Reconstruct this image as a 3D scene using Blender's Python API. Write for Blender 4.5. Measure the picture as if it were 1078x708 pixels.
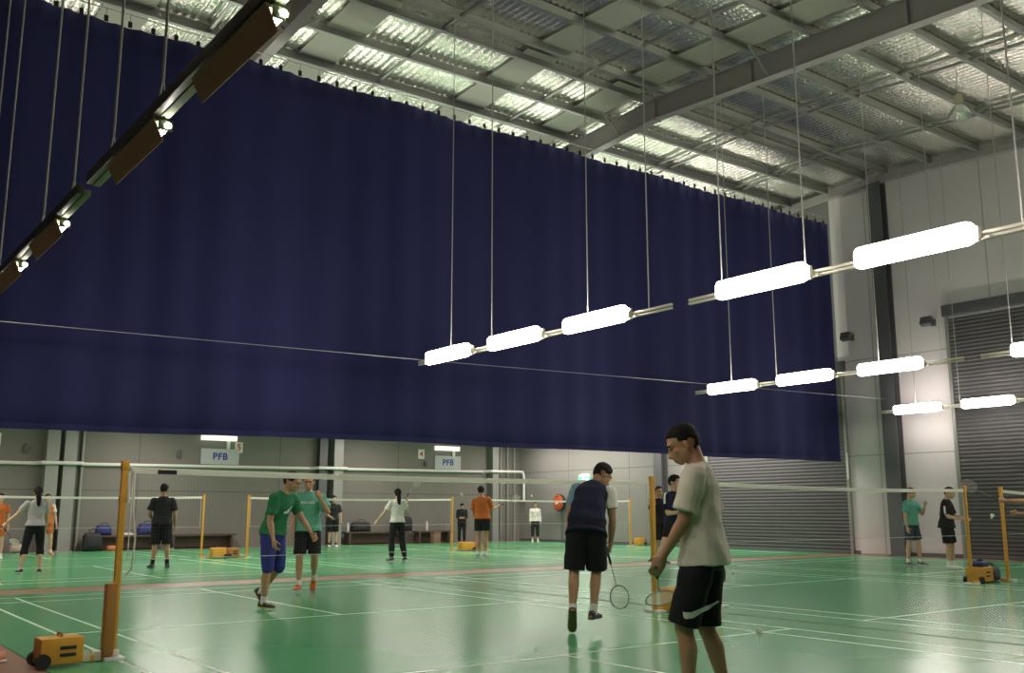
import bpy, bmesh, math, random
import numpy as np
from mathutils import Vector as V, Matrix, noise
from mathutils.bvhtree import BVHTree
PI = math.pi
R = math.radians
random.seed(7)
sc = bpy.context.scene
for o in list(bpy.data.objects):
    bpy.data.objects.remove(o)
COL = sc.collection

# ------------------------------------------------------------------ camera, world, big lights, exposure
EXPOSURE = 1.38
LAMP = 13.0          # radiance of the lit strip lamps
TUBE = 60.0          # radiance of the hooded tubes of the nearest row
BACK = 80.0         # watts of each lamp row behind the curtain
cam = bpy.data.cameras.new('camera')
cam.sensor_width = 36.0
cam.lens = 1015.8 / 1078.0 * 36.0
cam.clip_end = 200
camo = bpy.data.objects.new('camera', cam)
COL.objects.link(camo)
camo.location = (0, 0, 1.1857)
camo.rotation_euler = (PI / 2 + 0.178846, 0, -0.647148)
sc.camera = camo
w = bpy.data.worlds.new('night')
sc.world = w
w.use_nodes = True
w.node_tree.nodes['Background'].inputs[0].default_value = (0.6, 0.62, 0.7, 1)
w.node_tree.nodes['Background'].inputs[1].default_value = 0.02
sc.view_settings.view_transform = 'Standard'
sc.view_settings.look = 'None'
sc.view_settings.gamma = 1.0
sc.view_settings.use_curve_mapping = False
sc.view_settings.exposure = EXPOSURE
LCOL = (1.0, 0.91, 0.83)

def area_light(name, loc, sx, sy, watts):
    l = bpy.data.lights.new(name, 'AREA')
    l.shape = 'RECTANGLE'; l.size = sx; l.size_y = sy; l.energy = watts; l.color = LCOL
    o = bpy.data.objects.new(name, l); o.location = loc
    COL.objects.link(o)
    return o
for X in (1.9, 9.1, 16.9, 23.2):                   # the lamp rows of the courts beyond the curtain
    for Y in (20.9, 27.6):
        area_light('lamp_row_light', (X, Y, 3.9), 0.2, 5.6, BACK)
        area_light('lamp_row_uplight', (X, Y, 3.94), 0.2, 5.6, BACK * .8).rotation_euler = (PI, 0, 0)

# ------------------------------------------------------------------ materials
MATS = {}
def mat(name, col, rough=0.5, metal=0.0, bump=0.0, bscale=8.0, spec=0.5, emit=None, estr=0.0, var=0.0, vscale=3.0, sheen=0.0):
    if name in MATS: return MATS[name]
    m = bpy.data.materials.new(name); m.use_nodes = True
    nt = m.node_tree; b = nt.nodes['Principled BSDF']
    b.inputs['Base Color'].default_value = (*col, 1)
    b.inputs['Roughness'].default_value = rough
    b.inputs['Metallic'].default_value = metal
    b.inputs['Specular IOR Level'].default_value = spec
    tc = nt.nodes.new('ShaderNodeTexCoord')
    if bump or var:
        nz = nt.nodes.new('ShaderNodeTexNoise'); nz.inputs['Scale'].default_value = bscale; nz.inputs['Detail'].default_value = 4
        nt.links.new(tc.outputs['Object'], nz.inputs['Vector'])
    if bump:
        bp = nt.nodes.new('ShaderNodeBump'); bp.inputs['Strength'].default_value = bump; bp.inputs['Distance'].default_value = 0.02
        nt.links.new(nz.outputs['Fac'], bp.inputs['Height']); nt.links.new(bp.outputs['Normal'], b.inputs['Normal'])
    if var:
        n2 = nt.nodes.new('ShaderNodeTexNoise'); n2.inputs['Scale'].default_value = vscale; n2.inputs['Detail'].default_value = 5
        nt.links.new(tc.outputs['Object'], n2.inputs['Vector'])
        mx = nt.nodes.new('ShaderNodeMix'); mx.data_type = 'RGBA'
        mx.inputs[6].default_value = (*[max(0, c * (1 - var)) for c in col], 1)
        mx.inputs[7].default_value = (*[min(1, c * (1 + var)) for c in col], 1)
        nt.links.new(n2.outputs['Fac'], mx.inputs[0]); nt.links.new(mx.outputs[2], b.inputs['Base Color'])
    if emit:
        b.inputs['Emission Color'].default_value = (*emit, 1)
        b.inputs['Emission Strength'].default_value = estr
    MATS[name] = m
    return m

def wall_mat(name, col, pitch, axis, hjoint, off=0.0):
    """painted tilt-up concrete with dark panel joints every `pitch` metres"""
    m = mat(name, col, 0.75, bump=0.12, bscale=14, var=0.12, vscale=0.7)
    nt = m.node_tree; b = nt.nodes['Principled BSDF']
    src = b.inputs['Base Color'].links[0].from_socket
    tc = nt.nodes.new('ShaderNodeTexCoord'); sp = nt.nodes.new('ShaderNodeSeparateXYZ')
    nt.links.new(tc.outputs['Object'], sp.inputs[0])
    def line(out, p, o):
        a = nt.nodes.new('ShaderNodeMath'); a.operation = 'ADD'; a.inputs[1].default_value = o
        nt.links.new(sp.outputs[out], a.inputs[0])
        f = nt.nodes.new('ShaderNodeMath'); f.operation = 'FLOORED_MODULO'; f.inputs[1].default_value = p
        nt.links.new(a.outputs[0], f.inputs[0])
        c = nt.nodes.new('ShaderNodeMath'); c.operation = 'LESS_THAN'; c.inputs[1].default_value = 0.035
        nt.links.new(f.outputs[0], c.inputs[0]); return c
    l1 = line(axis, pitch, off); l2 = line('Z', 2.7, hjoint)
    mxm = nt.nodes.new('ShaderNodeMath'); mxm.operation = 'MAXIMUM'
    nt.links.new(l1.outputs[0], mxm.inputs[0]); nt.links.new(l2.outputs[0], mxm.inputs[1])
    mx = nt.nodes.new('ShaderNodeMix'); mx.data_type = 'RGBA'
    nt.links.new(mxm.outputs[0], mx.inputs[0]); nt.links.new(src, mx.inputs[6])
    mx.inputs[7].default_value = (*[c * 0.62 for c in col], 1)
    nt.links.new(mx.outputs[2], b.inputs['Base Color'])
    return m

M_floor = mat('bare_floor', (0.32, 0.17, 0.10), 0.4, var=0.25, vscale=1.5)
M_mat = mat('green_vinyl', (0.085, 0.375, 0.155), 0.23, spec=0.5, var=0.14, vscale=0.5)
M_line = mat('line_paint', (0.62, 0.80, 0.62), 0.4)
M_wall = wall_mat('grey_wall', (0.215, 0.20, 0.18), 4.75, 'X', 0.9, 0.35)
M_wallr = wall_mat('pale_grey_wall', (0.72, 0.67, 0.69), 3.35, 'Y', 0.0, 1.5)
M_wallq = wall_mat('mid_grey_wall', (0.25, 0.24, 0.23), 3.35, 'Y', 0.0, 1.5)
M_steel = mat('grey_steel', (0.33, 0.33, 0.31), 0.5, 0.3)
M_dsteel = mat('dark_steel', (0.13, 0.13, 0.14), 0.5, 0.3)
M_purlin = mat('galvanised_purlin', (0.36, 0.37, 0.35), 0.42, 0.6, var=0.15, vscale=6)
M_rafter = mat('painted_rafter', (0.36, 0.34, 0.33), 0.55, 0.1)
M_foil = mat('foil_insulation', (0.90, 0.90, 0.82), 0.24, 0.9, bump=0.9, bscale=15)
M_sheet = mat('skylight_sheet', (0.36, 0.37, 0.31), 0.5)
M_curtain = mat('navy_curtain', (0.015, 0.016, 0.10), 0.85, var=0.2, vscale=0.35)
b_ = M_curtain.node_tree.nodes['Principled BSDF']; b_.inputs['Sheen Weight'].default_value = 0.9; b_.inputs['Sheen Roughness'].default_value = 0.35; b_.inputs['Sheen Tint'].default_value = (0.30, 0.31, 0.80, 1)
M_shut = mat('shutter_steel', (0.085, 0.08, 0.086), 0.6, 0.0)
M_white = mat('white_paint', (0.78, 0.78, 0.74), 0.45)
M_tape = mat('white_tape', (0.90, 0.89, 0.82), 0.7)
def translucent(m, col, k):
    nt = m.node_tree; out = [n for n in nt.nodes if n.type == 'OUTPUT_MATERIAL'][0]; b = nt.nodes['Principled BSDF']
    t = nt.nodes.new('ShaderNodeBsdfTranslucent'); t.inputs[0].default_value = (*col, 1)
    mx = nt.nodes.new('ShaderNodeMixShader'); mx.inputs[0].default_value = k
    nt.links.new(b.outputs[0], mx.inputs[1]); nt.links.new(t.outputs[0], mx.inputs[2]); nt.links.new(mx.outputs[0], out.inputs[0])
translucent(M_tape, (0.9, 0.9, 0.82), 0.4)
M_netting = mat('dark_netting', (0.10, 0.09, 0.08), 0.8)
M_cord = mat('white_cord', (0.7, 0.7, 0.66), 0.7)
M_yellow = mat('yellow_paint', (0.72, 0.36, 0.045), 0.45, var=0.12, vscale=9)
M_ochre = mat('ochre_pad', (0.42, 0.19, 0.045), 0.7, var=0.15, vscale=6)
M_black = mat('black_rubber', (0.018, 0.018, 0.02), 0.6)
M_lamp = mat('lit_diffuser', (1, 1, 1), 0.5, emit=LCOL, estr=LAMP)
M_tube = mat('lit_tube', (1, 1, 1), 0.5, emit=LCOL, estr=TUBE)
M_hood = mat('brown_hood', (0.34, 0.24, 0.15), 0.6)
M_rail = mat('olive_rail', (0.22, 0.27, 0.17), 0.85)
M_railp = mat('pale_rail', (0.62, 0.60, 0.50), 0.5, 0.2)
M_wire = mat('steel_wire', (0.5, 0.5, 0.48), 0.5, 0.3)
M_glass = mat('lamp_glass', (0.75, 0.78, 0.75), 0.12, 0.6)
M_blue = mat('blue_print', (0.035, 0.05, 0.30), 0.6)
M_red = mat('red_print', (0.6, 0.06, 0.03), 0.6)
M_sign = mat('sign_board', (0.55, 0.55, 0.58), 0.6)
M_exit = mat('exit_green', (0.05, 0.55, 0.22), 0.5, emit=(0.15, 0.9, 0.4), estr=0.5)
M_exitw = mat('exit_white', (0.9, 1, 0.9), 0.5, emit=(0.9, 1, 0.9), estr=1.2)
M_hose = mat('hose_red', (0.62, 0.10, 0.02), 0.5)
M_bench = mat('brown_bench', (0.085, 0.055, 0.04), 0.6)
M_bagk = mat('black_bag', (0.02, 0.02, 0.024), 0.7, bump=0.3, bscale=10)
M_bagb = mat('blue_bag', (0.03, 0.035, 0.16), 0.7, bump=0.3, bscale=10)
M_bagg = mat('grey_bag', (0.10, 0.11, 0.13), 0.7, bump=0.3, bscale=10)
M_bottle = mat('pale_bottle', (0.6, 0.6, 0.58), 0.3)
M_skin = mat('skin', (0.50, 0.275, 0.165), 0.55, var=0.08, vscale=12)
M_skind = mat('tanned_skin', (0.36, 0.19, 0.11), 0.55, var=0.08, vscale=12)
M_skinp = mat('pale_skin', (0.60, 0.38, 0.25), 0.55, var=0.08, vscale=12)
M_hair = mat('black_hair', (0.012, 0.010, 0.009), 0.75, bump=0.6, bscale=90, spec=0.2)
M_eye = mat('dark_eye', (0.015, 0.012, 0.01), 0.2)
def cloth(n, c, rough=0.85): return mat(n, c, rough, bump=0.35, bscale=22, spec=0.2)

# ------------------------------------------------------------------ mesh helpers
def link(o, parent=None):
    COL.objects.link(o)
    if parent: o.parent = parent
    return o
class MB:
    def __init__(s): s.v = []; s.f = []; s.m = []
    def add(s, vs, fs, mi=0):
        b = len(s.v); s.v += [tuple(v) for v in vs]
        s.f += [tuple(i + b for i in f) for f in fs]; s.m += [mi] * len(fs)
        return s
    def box(s, c, d, rot=None, mi=0, taper=None):
        c = V(c); vs = []
        for z in (-1, 1):
            k = taper if (taper and z > 0) else 1.0
            for y in (-1, 1):
                for x in (-1, 1):
                    p = V((x * d[0] / 2 * k, y * d[1] / 2 * k, z * d[2] / 2))
                    vs.append(c + (rot @ p if rot else p))
        return s.add(vs, [(0, 2, 3, 1), (4, 5, 7, 6), (0, 1, 5, 4), (2, 6, 7, 3), (0, 4, 6, 2), (1, 3, 7, 5)], mi)
    def loft(s, rings, mi=0, cap=True, closed=True):
        n = len(rings[0]); vs = [p for r in rings for p in r]; fs = []
        for i in range(len(rings) - 1):
            for j in range(n if closed else n - 1):
                k = (j + 1) % n
                fs.append((i * n + j, i * n + k, (i + 1) * n + k, (i + 1) * n + j))
        if cap and closed:
            fs.append(tuple(reversed(range(n)))); b = (len(rings) - 1) * n
            fs.append(tuple(b + j for j in range(n)))
        return s.add(vs, fs, mi)
    def tube(s, pts, rad, n=8, mi=0, ref=None, rnd=False):
        pts = [V(p) for p in pts]
        if not isinstance(rad, (list, tuple)): rad = [rad] * len(pts)
        rad = [(r, r) if not isinstance(r, (list, tuple)) else tuple(r) for r in rad]
        if rnd:
            a = (pts[0] - pts[1]).normalized(); b = (pts[-1] - pts[-2]).normalized()
            r0 = min(rad[0]); r1 = min(rad[-1])
            pts = [pts[0] + a * r0 * .9, pts[0] + a * r0 * .6] + pts + [pts[-1] + b * r1 * .6, pts[-1] + b * r1 * .9]
            rad = [tuple(x * .38 for x in rad[0]), tuple(x * .78 for x in rad[0])] + rad + [tuple(x * .78 for x in rad[-1]), tuple(x * .38 for x in rad[-1])]
        T = []
        for i in range(len(pts)):
            d = pts[min(i + 1, len(pts) - 1)] - pts[max(i - 1, 0)]
            T.append(d.normalized())
        u = V(ref) if ref else (V((1, 0, 0)) if abs(T[0].x) < .8 else V((0, 1, 0)))
        rings = []
        for p, t, r in zip(pts, T, rad):
            u = (u - t * u.dot(t)); u.normalize(); w_ = t.cross(u)
            rings.append([p + u * (math.cos(2 * PI * j / n) * r[0]) + w_ * (math.sin(2 * PI * j / n) * r[1]) for j in range(n)])
        return s.loft(rings, mi)
    def ell(s, c, r, rot=None, nu=12, nv=8, mi=0):
        c = V(c); rings = []
        for i in range(1, nv):
            a = PI * i / nv
            rings.append([c + (rot @ V((r[0] * math.sin(a) * math.cos(2 * PI * j / nu), r[1] * math.sin(a) * math.sin(2 * PI * j / nu), -r[2] * math.cos(a))) if rot else
                               V((r[0] * math.sin(a) * math.cos(2 * PI * j / nu), r[1] * math.sin(a) * math.sin(2 * PI * j / nu), -r[2] * math.cos(a)))) for j in range(nu)])
        n = nu; vs = [p for q in rings for p in q]
        bot = c + (rot @ V((0, 0, -r[2])) if rot else V((0, 0, -r[2]))); top = c + (rot @ V((0, 0, r[2])) if rot else V((0, 0, r[2])))
        fs = [(i * n + j, i * n + (j + 1) % n, (i + 1) * n + (j + 1) % n, (i + 1) * n + j) for i in range(nv - 2) for j in range(n)]
        b = len(vs); vs += [bot, top]
        fs += [(b, (j + 1) % n, j) for j in range(n)] + [(b + 1, (nv - 2) * n + j, (nv - 2) * n + (j + 1) % n) for j in range(n)]
        return s.add(vs, fs, mi)
    def lathe(s, c, prof, n=20, axis=(0, 0, 1), mi=0):
        t = V(axis).normalized(); u = t.orthogonal().normalized(); w_ = t.cross(u); c = V(c)
        return s.loft([[c + t * h + (u * math.cos(2 * PI * j / n) + w_ * math.sin(2 * PI * j / n)) * max(r, 1e-4) for j in range(n)] for r, h in prof], mi)
    def mesh(s, name='mesh'):
        me = bpy.data.meshes.new(name)
        me.from_pydata([tuple(v) for v in s.v], [], s.f)
        if any(s.m): me.polygons.foreach_set('material_index', s.m)
        me.update(); return me
    def build(s, name, mats, parent=None, smooth=False, bevel=0.0, seg=2):
        me = s.mesh(name)
        for m in (mats if isinstance(mats, (list, tuple)) else [mats]): me.materials.append(m)
        bm = bmesh.new(); bm.from_mesh(me)
        bmesh.ops.recalc_face_normals(bm, faces=bm.faces)
        if bevel: bmesh.ops.bevel(bm, geom=list(bm.edges), offset=bevel, segments=seg, profile=.6, affect='EDGES', clamp_overlap=True)
        bm.to_mesh(me); bm.free()
        if smooth or bevel:
            me.polygons.foreach_set('use_smooth', [True] * len(me.polygons))
            try: me.set_sharp_from_angle(angle=R(40))
            except Exception: pass
        o = bpy.data.objects.new(name, me)
        return link(o, parent)
def tag(o, label=None, cat=None, group=None, kind=None):
    if label: o['label'] = label
    if cat: o['category'] = cat
    if group: o['group'] = group
    if kind: o['kind'] = kind
    return o
def thing(name, label, cat, loc=(0, 0, 0), rz=0.0, group=None):
    o = bpy.data.objects.new(name, None); o.empty_display_size = .1
    o.location = loc; o.rotation_euler = (0, 0, rz)
    COL.objects.link(o)
    return tag(o, label, cat, group)
def struct(o, label=None): return tag(o, label, None, None, 'structure')
def kids(o): return [c for c in bpy.data.objects if c.parent == o]
def copy_tree(o, parent=None):
    c = o.copy(); COL.objects.link(c)
    if parent: c.parent = parent
    for ch in kids(o): copy_tree(ch, c)
    return c
def text_obj(name, s, size, m, parent, loc, rot, extr=0.002, align='CENTER', bold=0.0):
    cu = bpy.data.curves.new(name, 'FONT'); cu.body = s; cu.size = size; cu.extrude = extr; cu.align_x = align; cu.align_y = 'CENTER'; cu.offset = bold; cu.space_character = 1.0 + bold * 12
    o = bpy.data.objects.new(name, cu); COL.objects.link(o)
    bpy.context.view_layer.update()
    me = bpy.data.meshes.new_from_object(o.evaluated_get(bpy.context.evaluated_depsgraph_get()))
    bpy.data.objects.remove(o)
    me.materials.clear(); me.materials.append(m)
    o = bpy.data.objects.new(name, me); link(o, parent); o.location = loc; o.rotation_euler = rot
    return o

# ------------------------------------------------------------------ the hall: shell
XR, YB, XL, YF = 24.4, 31.8, -6.5, -3.5        # right, back, left and front walls
RIDGE_Y, RIDGE_Z, SLOPE = 14.8, 10.85, math.tan(R(3.0))
def deck_z(y): return RIDGE_Z - abs(y - RIDGE_Y) * SLOPE
struct(MB().box(((XL + XR) / 2, (YF + YB) / 2, -.1), (XR - XL + 1, YB - YF + 1, .2)).build('floor', M_floor))
struct(MB().box(((XL + XR) / 2, YB + .15, 5.4), (XR - XL + .6, .3, 11.2)).build('wall_back', M_wall))
struct(MB().box((XL - .15, (YF + YB) / 2, 5.2), (.3, YB - YF + .6, 11.2)).build('wall_left', M_wall))
struct(MB().box(((XL + XR) / 2, YF - .15, 5.4), (XR - XL + .6, .3, 11.2)).build('wall_front', M_wall))
struct(MB().box((XR + .15, (YF + 16.2) / 2, 5.4), (.3, 16.2 - YF + .6, 11.2)).build('wall_right', M_wallr))
struct(MB().box((XR + .155, (16.5 + YB) / 2 + .15, 5.4), (.3, YB - 16.5 + .3, 11.2)).build('wall_right', M_wallq))
# corrugated foil-lined roof, two slopes, sagging a little between the purlins
PURLIN_Y = sorted([RIDGE_Y + .32 + i * 1.32 for i in range(0, 15)] + [RIDGE_Y - .32 - i * 1.32 for i in range(0, 15)])
def deck():
    mb = MB()
    per, amp = 0.16, 0.014
    nx = int((XR - XL) / per * 5)
    ys, sag = [], []
    g = [y for y in PURLIN_Y]
    for a, b in zip(g, g[1:]):
        for i in range(8):
            t = i / 8; ys.append(a + (b - a) * t); sag.append(.05 * (1 - (2 * t - 1) ** 2) if b - a > 1 else .0)
    ys.append(g[-1]); sag.append(0)
    rows = []
    for y, sg in zip(ys, sag):
        rows.append([(XL - .2 + (XR - XL + .4) * i / nx, y, deck_z(y) - sg + amp * math.sin(2 * PI * ((XR - XL) * i / nx) / per)) for i in range(nx + 1)])
    mb.loft([[V(p) for p in r] for r in rows], closed=False, cap=False)
    return mb
ceil = struct(deck().build('ceiling', M_foil, smooth=False))
ceil.data.polygons.foreach_set('use_smooth', [True] * len(ceil.data.polygons))
for X in (4.4, 8.2, 12.1, 14.7):
    mb = MB()
    for a, b in ((YF, RIDGE_Y - .1), (RIDGE_Y + .1, YB)):
        za, zb = deck_z(a) - .065, deck_z(b) - .065
        mb.loft([[V((X - .42, a, za)), V((X + .42, a, za)), V((X + .42, a, za - .012)), V((X - .42, a, za - .012))],
                 [V((X - .42, b, zb)), V((X + .42, b, zb)), V((X + .42, b, zb - .012)), V((X - .42, b, zb - .012))]])
    mb.build('skylight_sheet', M_sheet, ceil)
# purlins (Z section) along X every 1.25 m
k = 0
py_ = []
for i in range(-13, 15):
    y = RIDGE_Y + .32 + i * 1.32 if i >= 0 else RIDGE_Y - .32 + (i + 1) * 1.32
    if y < YF + .1 or y > YB - .1: continue
    py_.append(y)
    zt = deck_z(y) - .03; mb = MB()
    L = XR - XL - .1; cx = (XL + XR) / 2
    mb.box((cx, y, zt - .11), (L, .012, .2)); mb.box((cx, y + .035, zt - .005), (L, .075, .012)); mb.box((cx, y - .035, zt - .215), (L, .085, .014))
    mb.box((cx, y - .075, zt - .2), (L, .008, .035))
    struct(mb.build('roof_purlin', M_purlin))
# bridging straps across the purlins
for X in (5.9, 9.7, 13.3, 18.4, 18.85, 21.6, 21.9):
    mb = MB()
    for a, b in ((1.0, RIDGE_Y), (RIDGE_Y, 18.2)):
        za, zb = deck_z(a) - .13, deck_z(b) - .13
        mb.loft([[V((X - .03, a, za)), V((X + .03, a, za)), V((X + .03, a, za - .05)), V((X - .03, a, za - .05))],
                 [V((X - .03, b, zb)), V((X + .03, b, zb)), V((X + .03, b, zb - .05)), V((X - .03, b, zb - .05))]])
    struct(mb.build('bridging_strap', M_purlin))
# portal rafters: deep steel I beams along Y with a splice plate at the ridge
def rafter(X):
    mb = MB()
    for a, b, da, db in ((YF, RIDGE_Y, .62, .50), (RIDGE_Y, YB, .50, .62)):
        za, zb = deck_z(a) - .255, deck_z(b) - .255
        def slab(x0, x1, t0a, t1a, t0b, t1b):
            mb.loft([[V((x0, a, za - t0a)), V((x1, a, za - t0a)), V((x1, a, za - t1a)), V((x0, a, za - t1a))],
                     [V((x0, b, zb - t0b)), V((x1, b, zb - t0b)), V((x1, b, zb - t1b)), V((x0, b, zb - t1b))]])
        slab(X - .11, X + .11, 0, .018, 0, .018)
        slab(X - .11, X + .11, da - .018, da, db - .018, db)
        slab(X - .008, X + .008, .018, da - .018, .018, db - .018)
    zr = deck_z(RIDGE_Y) - .255
    mb.box((X, RIDGE_Y, zr - .26), (.22, .05, .56))
    for y in (4.5, 8.5, 12.0, 18.0):
        mb.box((X, y, deck_z(y) - .255 - .26), (.2, .015, .46))
    o = struct(mb.build('roof_rafter', M_rafter))
    m2 = MB()
    for y in (16.0, 11.6):
        for sx in (-1, 1):
            m2.tube([(X + sx * .05, y, deck_z(y) - .72), (X + sx * .65, y, deck_z(y) - .22)], .022, 6)
    m2.build('fly_brace', M_purlin, o)
for X in (6.8, 15.4): rafter(X)
mb = MB()
for a, b in ((YF, RIDGE_Y), (RIDGE_Y, YB)):
    za, zb = deck_z(a) - .2, deck_z(b) - .2
    mb.loft([[V((XR - .2, a, za)), V((XR - .02, a, za)), V((XR - .02, a, za - .2)), V((XR - .2, a, za - .2))],
             [V((XR - .2, b, zb)), V((XR - .02, b, zb)), V((XR - .02, b, zb - .2)), V((XR - .2, b, zb - .2))]])
struct(mb.build('end_beam', M_rafter))
# steel columns
def icol(X, Y, wx, wy, h, m=M_steel, along='X'):
    mb = MB(); t = .02
    if along == 'X':      # flanges face the room along Y
        mb.box((X, Y - wy / 2 + t / 2, h / 2), (wx, t, h)); mb.box((X, Y + wy / 2 - t / 2, h / 2), (wx, t, h)); mb.box((X, Y, h / 2), (.014, wy - 2 * t, h))
    else:
        mb.box((X - wx / 2 + t / 2, Y, h / 2), (t, wy, h)); mb.box((X + wx / 2 - t / 2, Y, h / 2), (t, wy, h)); mb.box((X, Y, h / 2), (wx - 2 * t, .014, h))
    mb.box((X, Y, .015), (wx + .1, wy + .1, .03))
    return struct(mb.build('steel_column', m))
icol(6.55, YB - .2, .36, .34, 9.3); icol(7.06, YB - .16, .36, .26, 9.3)
icol(15.45, YB - .15, .3, .26, 9.3, M_dsteel); icol(16.0, YB - .2, .36, .34, 9.3)
icol(22.95, YB - .2, .3, .34, 9.3)
icol(XR - .17, 14.8, .3, .42, 10.4, M_dsteel, 'Y')
icol(XR - .17, 23.6, .3, .36, 9.8, M_dsteel, 'Y')
for X in (7.45, 23.4, 23.75, 24.1):
    struct(MB().tube([(X, YB - .07, 0), (X, YB - .07, 9.3)], .05, 10).build('down_pipe', M_steel, smooth=True))
# concrete pier beside the curtain
struct(MB().box((XR - .06, 15.55, 5.15), (.1, 1.0, 10.3)).build('wall_pier', M_wallr, bevel=.01))
# pale service pipe that wraps round the columns on the back wall
pts = [(XL + .1, YB - .09, 2.57)]
for a, b in ((6.25, 7.35), (15.2, 16.3), (22.7, 24.15)):
    z = 2.58 + (a - 5) * .0085
    pts += [(a - .2, YB - .09, z), (a, YB - .43, z + .01), (b, YB - .43, z + .02), (b + .2, YB - .09, z + .01)]
pts[-1] = (24.25, YB - .43, 2.75)
pts += [(24.3, YB - .45, 2.6), (24.3, YB - .45, 1.6)]
tag(MB().tube(pts, .055, 10).build('service_pipe', M_white, smooth=True), 'white pipe along the back wall that steps round the columns', 'pipe')

# roller shutters
def shutter(n, y0, y1, ztop, label):
    mb = MB(); pitch = .1; nz = int(ztop / pitch); X = XR - .03
    prof = []
    for i in range(nz):
        z = i * pitch
        for j, dx in enumerate((0, -.012, -.016, -.016, -.012, 0)):
            prof.append((X + dx, z + pitch * (0.02 + j * .19)))
    rings = [[V((px, y, pz)) for px, pz in prof] for y in (y0, y1)]
    mb.loft(rings, closed=False, cap=False)
    o = struct(mb.build('door_%d' % n, M_shut))
    me = o.data; me.polygons.foreach_set('use_smooth', [True] * len(me.polygons))
    for y in (y0, y1):
        MB().box((XR - .04, y, ztop / 2), (.07, .09, ztop)).build('guide_rail', M_steel, o, bevel=.005)
    MB().box((XR - .05, (y0 + y1) / 2, ztop + .12), (.09, y1 - y0 + .2, .3)).build('shutter_head', M_dsteel, o, bevel=.01)
    MB().box((XR - .05, (y0 + y1) / 2, .05), (.05, y1 - y0 - .1, .1)).build('bottom_bar', M_dsteel, o, bevel=.005)
    return o
shutter(1, 16.35, 21.6, 5.2, '')
shutter(2, 4.8, 13.1, 6.3, '')
tag(MB().box((XR - .085, 16.33, 2.45), (.03, .05, .75)).build('edge_strip', M_white, bevel=.005), 'short white strip on the edge beside the dark shutter under the curtain', 'strip')
struct(MB().box((XR - .02, (YF + YB) / 2, .05), (.03, YB - YF - .2, .1)).build('baseboard_right', M_dsteel))

# ------------------------------------------------------------------ court mats with their lines
def court(xa, xb, yn, label, back=6.7, mf=.42, mb_=.62):
    y0, y1 = yn - 6.7, yn + back
    W = .04
    wdt = xb - xa
    lx = [(xa, xa + W), (xa + .46, xa + .46 + W), (xb - W, xb), (xb - .46 - W, xb - .46)]
    cxm = (xa + xb) / 2
    ly = [(y0, y0 + W), (y0 + .76, y0 + .76 + W), (yn - 1.98 - W, yn - 1.98), (yn + 1.98, yn + 1.98 + W), (y1 - .76 - W, y1 - .76), (y1 - W, y1)]
    cl = (cxm - W / 2, cxm + W / 2)
    X0, X1, Y0, Y1 = xa - .56, xb + .56, y0 - mf, y1 + mb_
    xs = sorted({X0, X1, *[v for p in lx for v in p], *cl}); ys = sorted({Y0, Y1, *[v for p in ly for v in p]})
    T = .006
    mb = MB(); nx = len(xs)
    vs = [(x, y, T) for y in ys for x in xs]; fs = []; ms = []
    for j in range(len(ys) - 1):
        for i in range(nx - 1):
            mx, my = (xs[i] + xs[i + 1]) / 2, (ys[j] + ys[j + 1]) / 2
            inside = xa < mx < xb and y0 < my < y1
            on = inside and (any(a < mx < b for a, b in lx) or any(a < my < b for a, b in ly) or (cl[0] < mx < cl[1] and abs(my - yn) > 1.98))
            fs.append((j * nx + i, j * nx + i + 1, (j + 1) * nx + i + 1, (j + 1) * nx + i)); ms.append(1 if on else 0)
    mb.v = vs; mb.f = fs; mb.m = ms
    me = mb.mesh('court_mat'); me.materials.append(M_mat); me.materials.append(M_line)
    o = link(bpy.data.objects.new('court_mat', me))
    MB().box(((X0 + X1) / 2, (Y0 + Y1) / 2, T / 2 - .0005), (X1 - X0, Y1 - Y0, T - .001)).build('mat_backing', M_mat, o)
    tag(o, label, 'court mat', 'green badminton court mats')
    return o
YN1, YN2 = 8.43, 24.7
R1 = [(2.34, 8.46), (9.66, 15.80), (17.02, 23.1)]
R2 = [(2.66, 8.78), (10.0, 16.4), (17.7, 23.8)]
court(*R1[0], YN1, 'green court floor with white lines in front, under the nearest net')
court(*R1[1], YN1, 'green court floor with white lines right of the man in the white shirt')
court(*R1[2], YN1, 'green court floor at the far right beside the tall roller shutter')
court(*R2[0], YN2, 'green court floor beyond the curtain with the man in black seen from behind', 6.4, 1.3, .12)
court(*R2[1], YN2, 'green court floor beyond the curtain with the woman in black trousers', 6.4, 1.3, .12)
court(*R2[2], YN2, 'green court floor beyond the curtain in the corner by the hose reel', 6.4, 1.3, .12)

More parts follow.
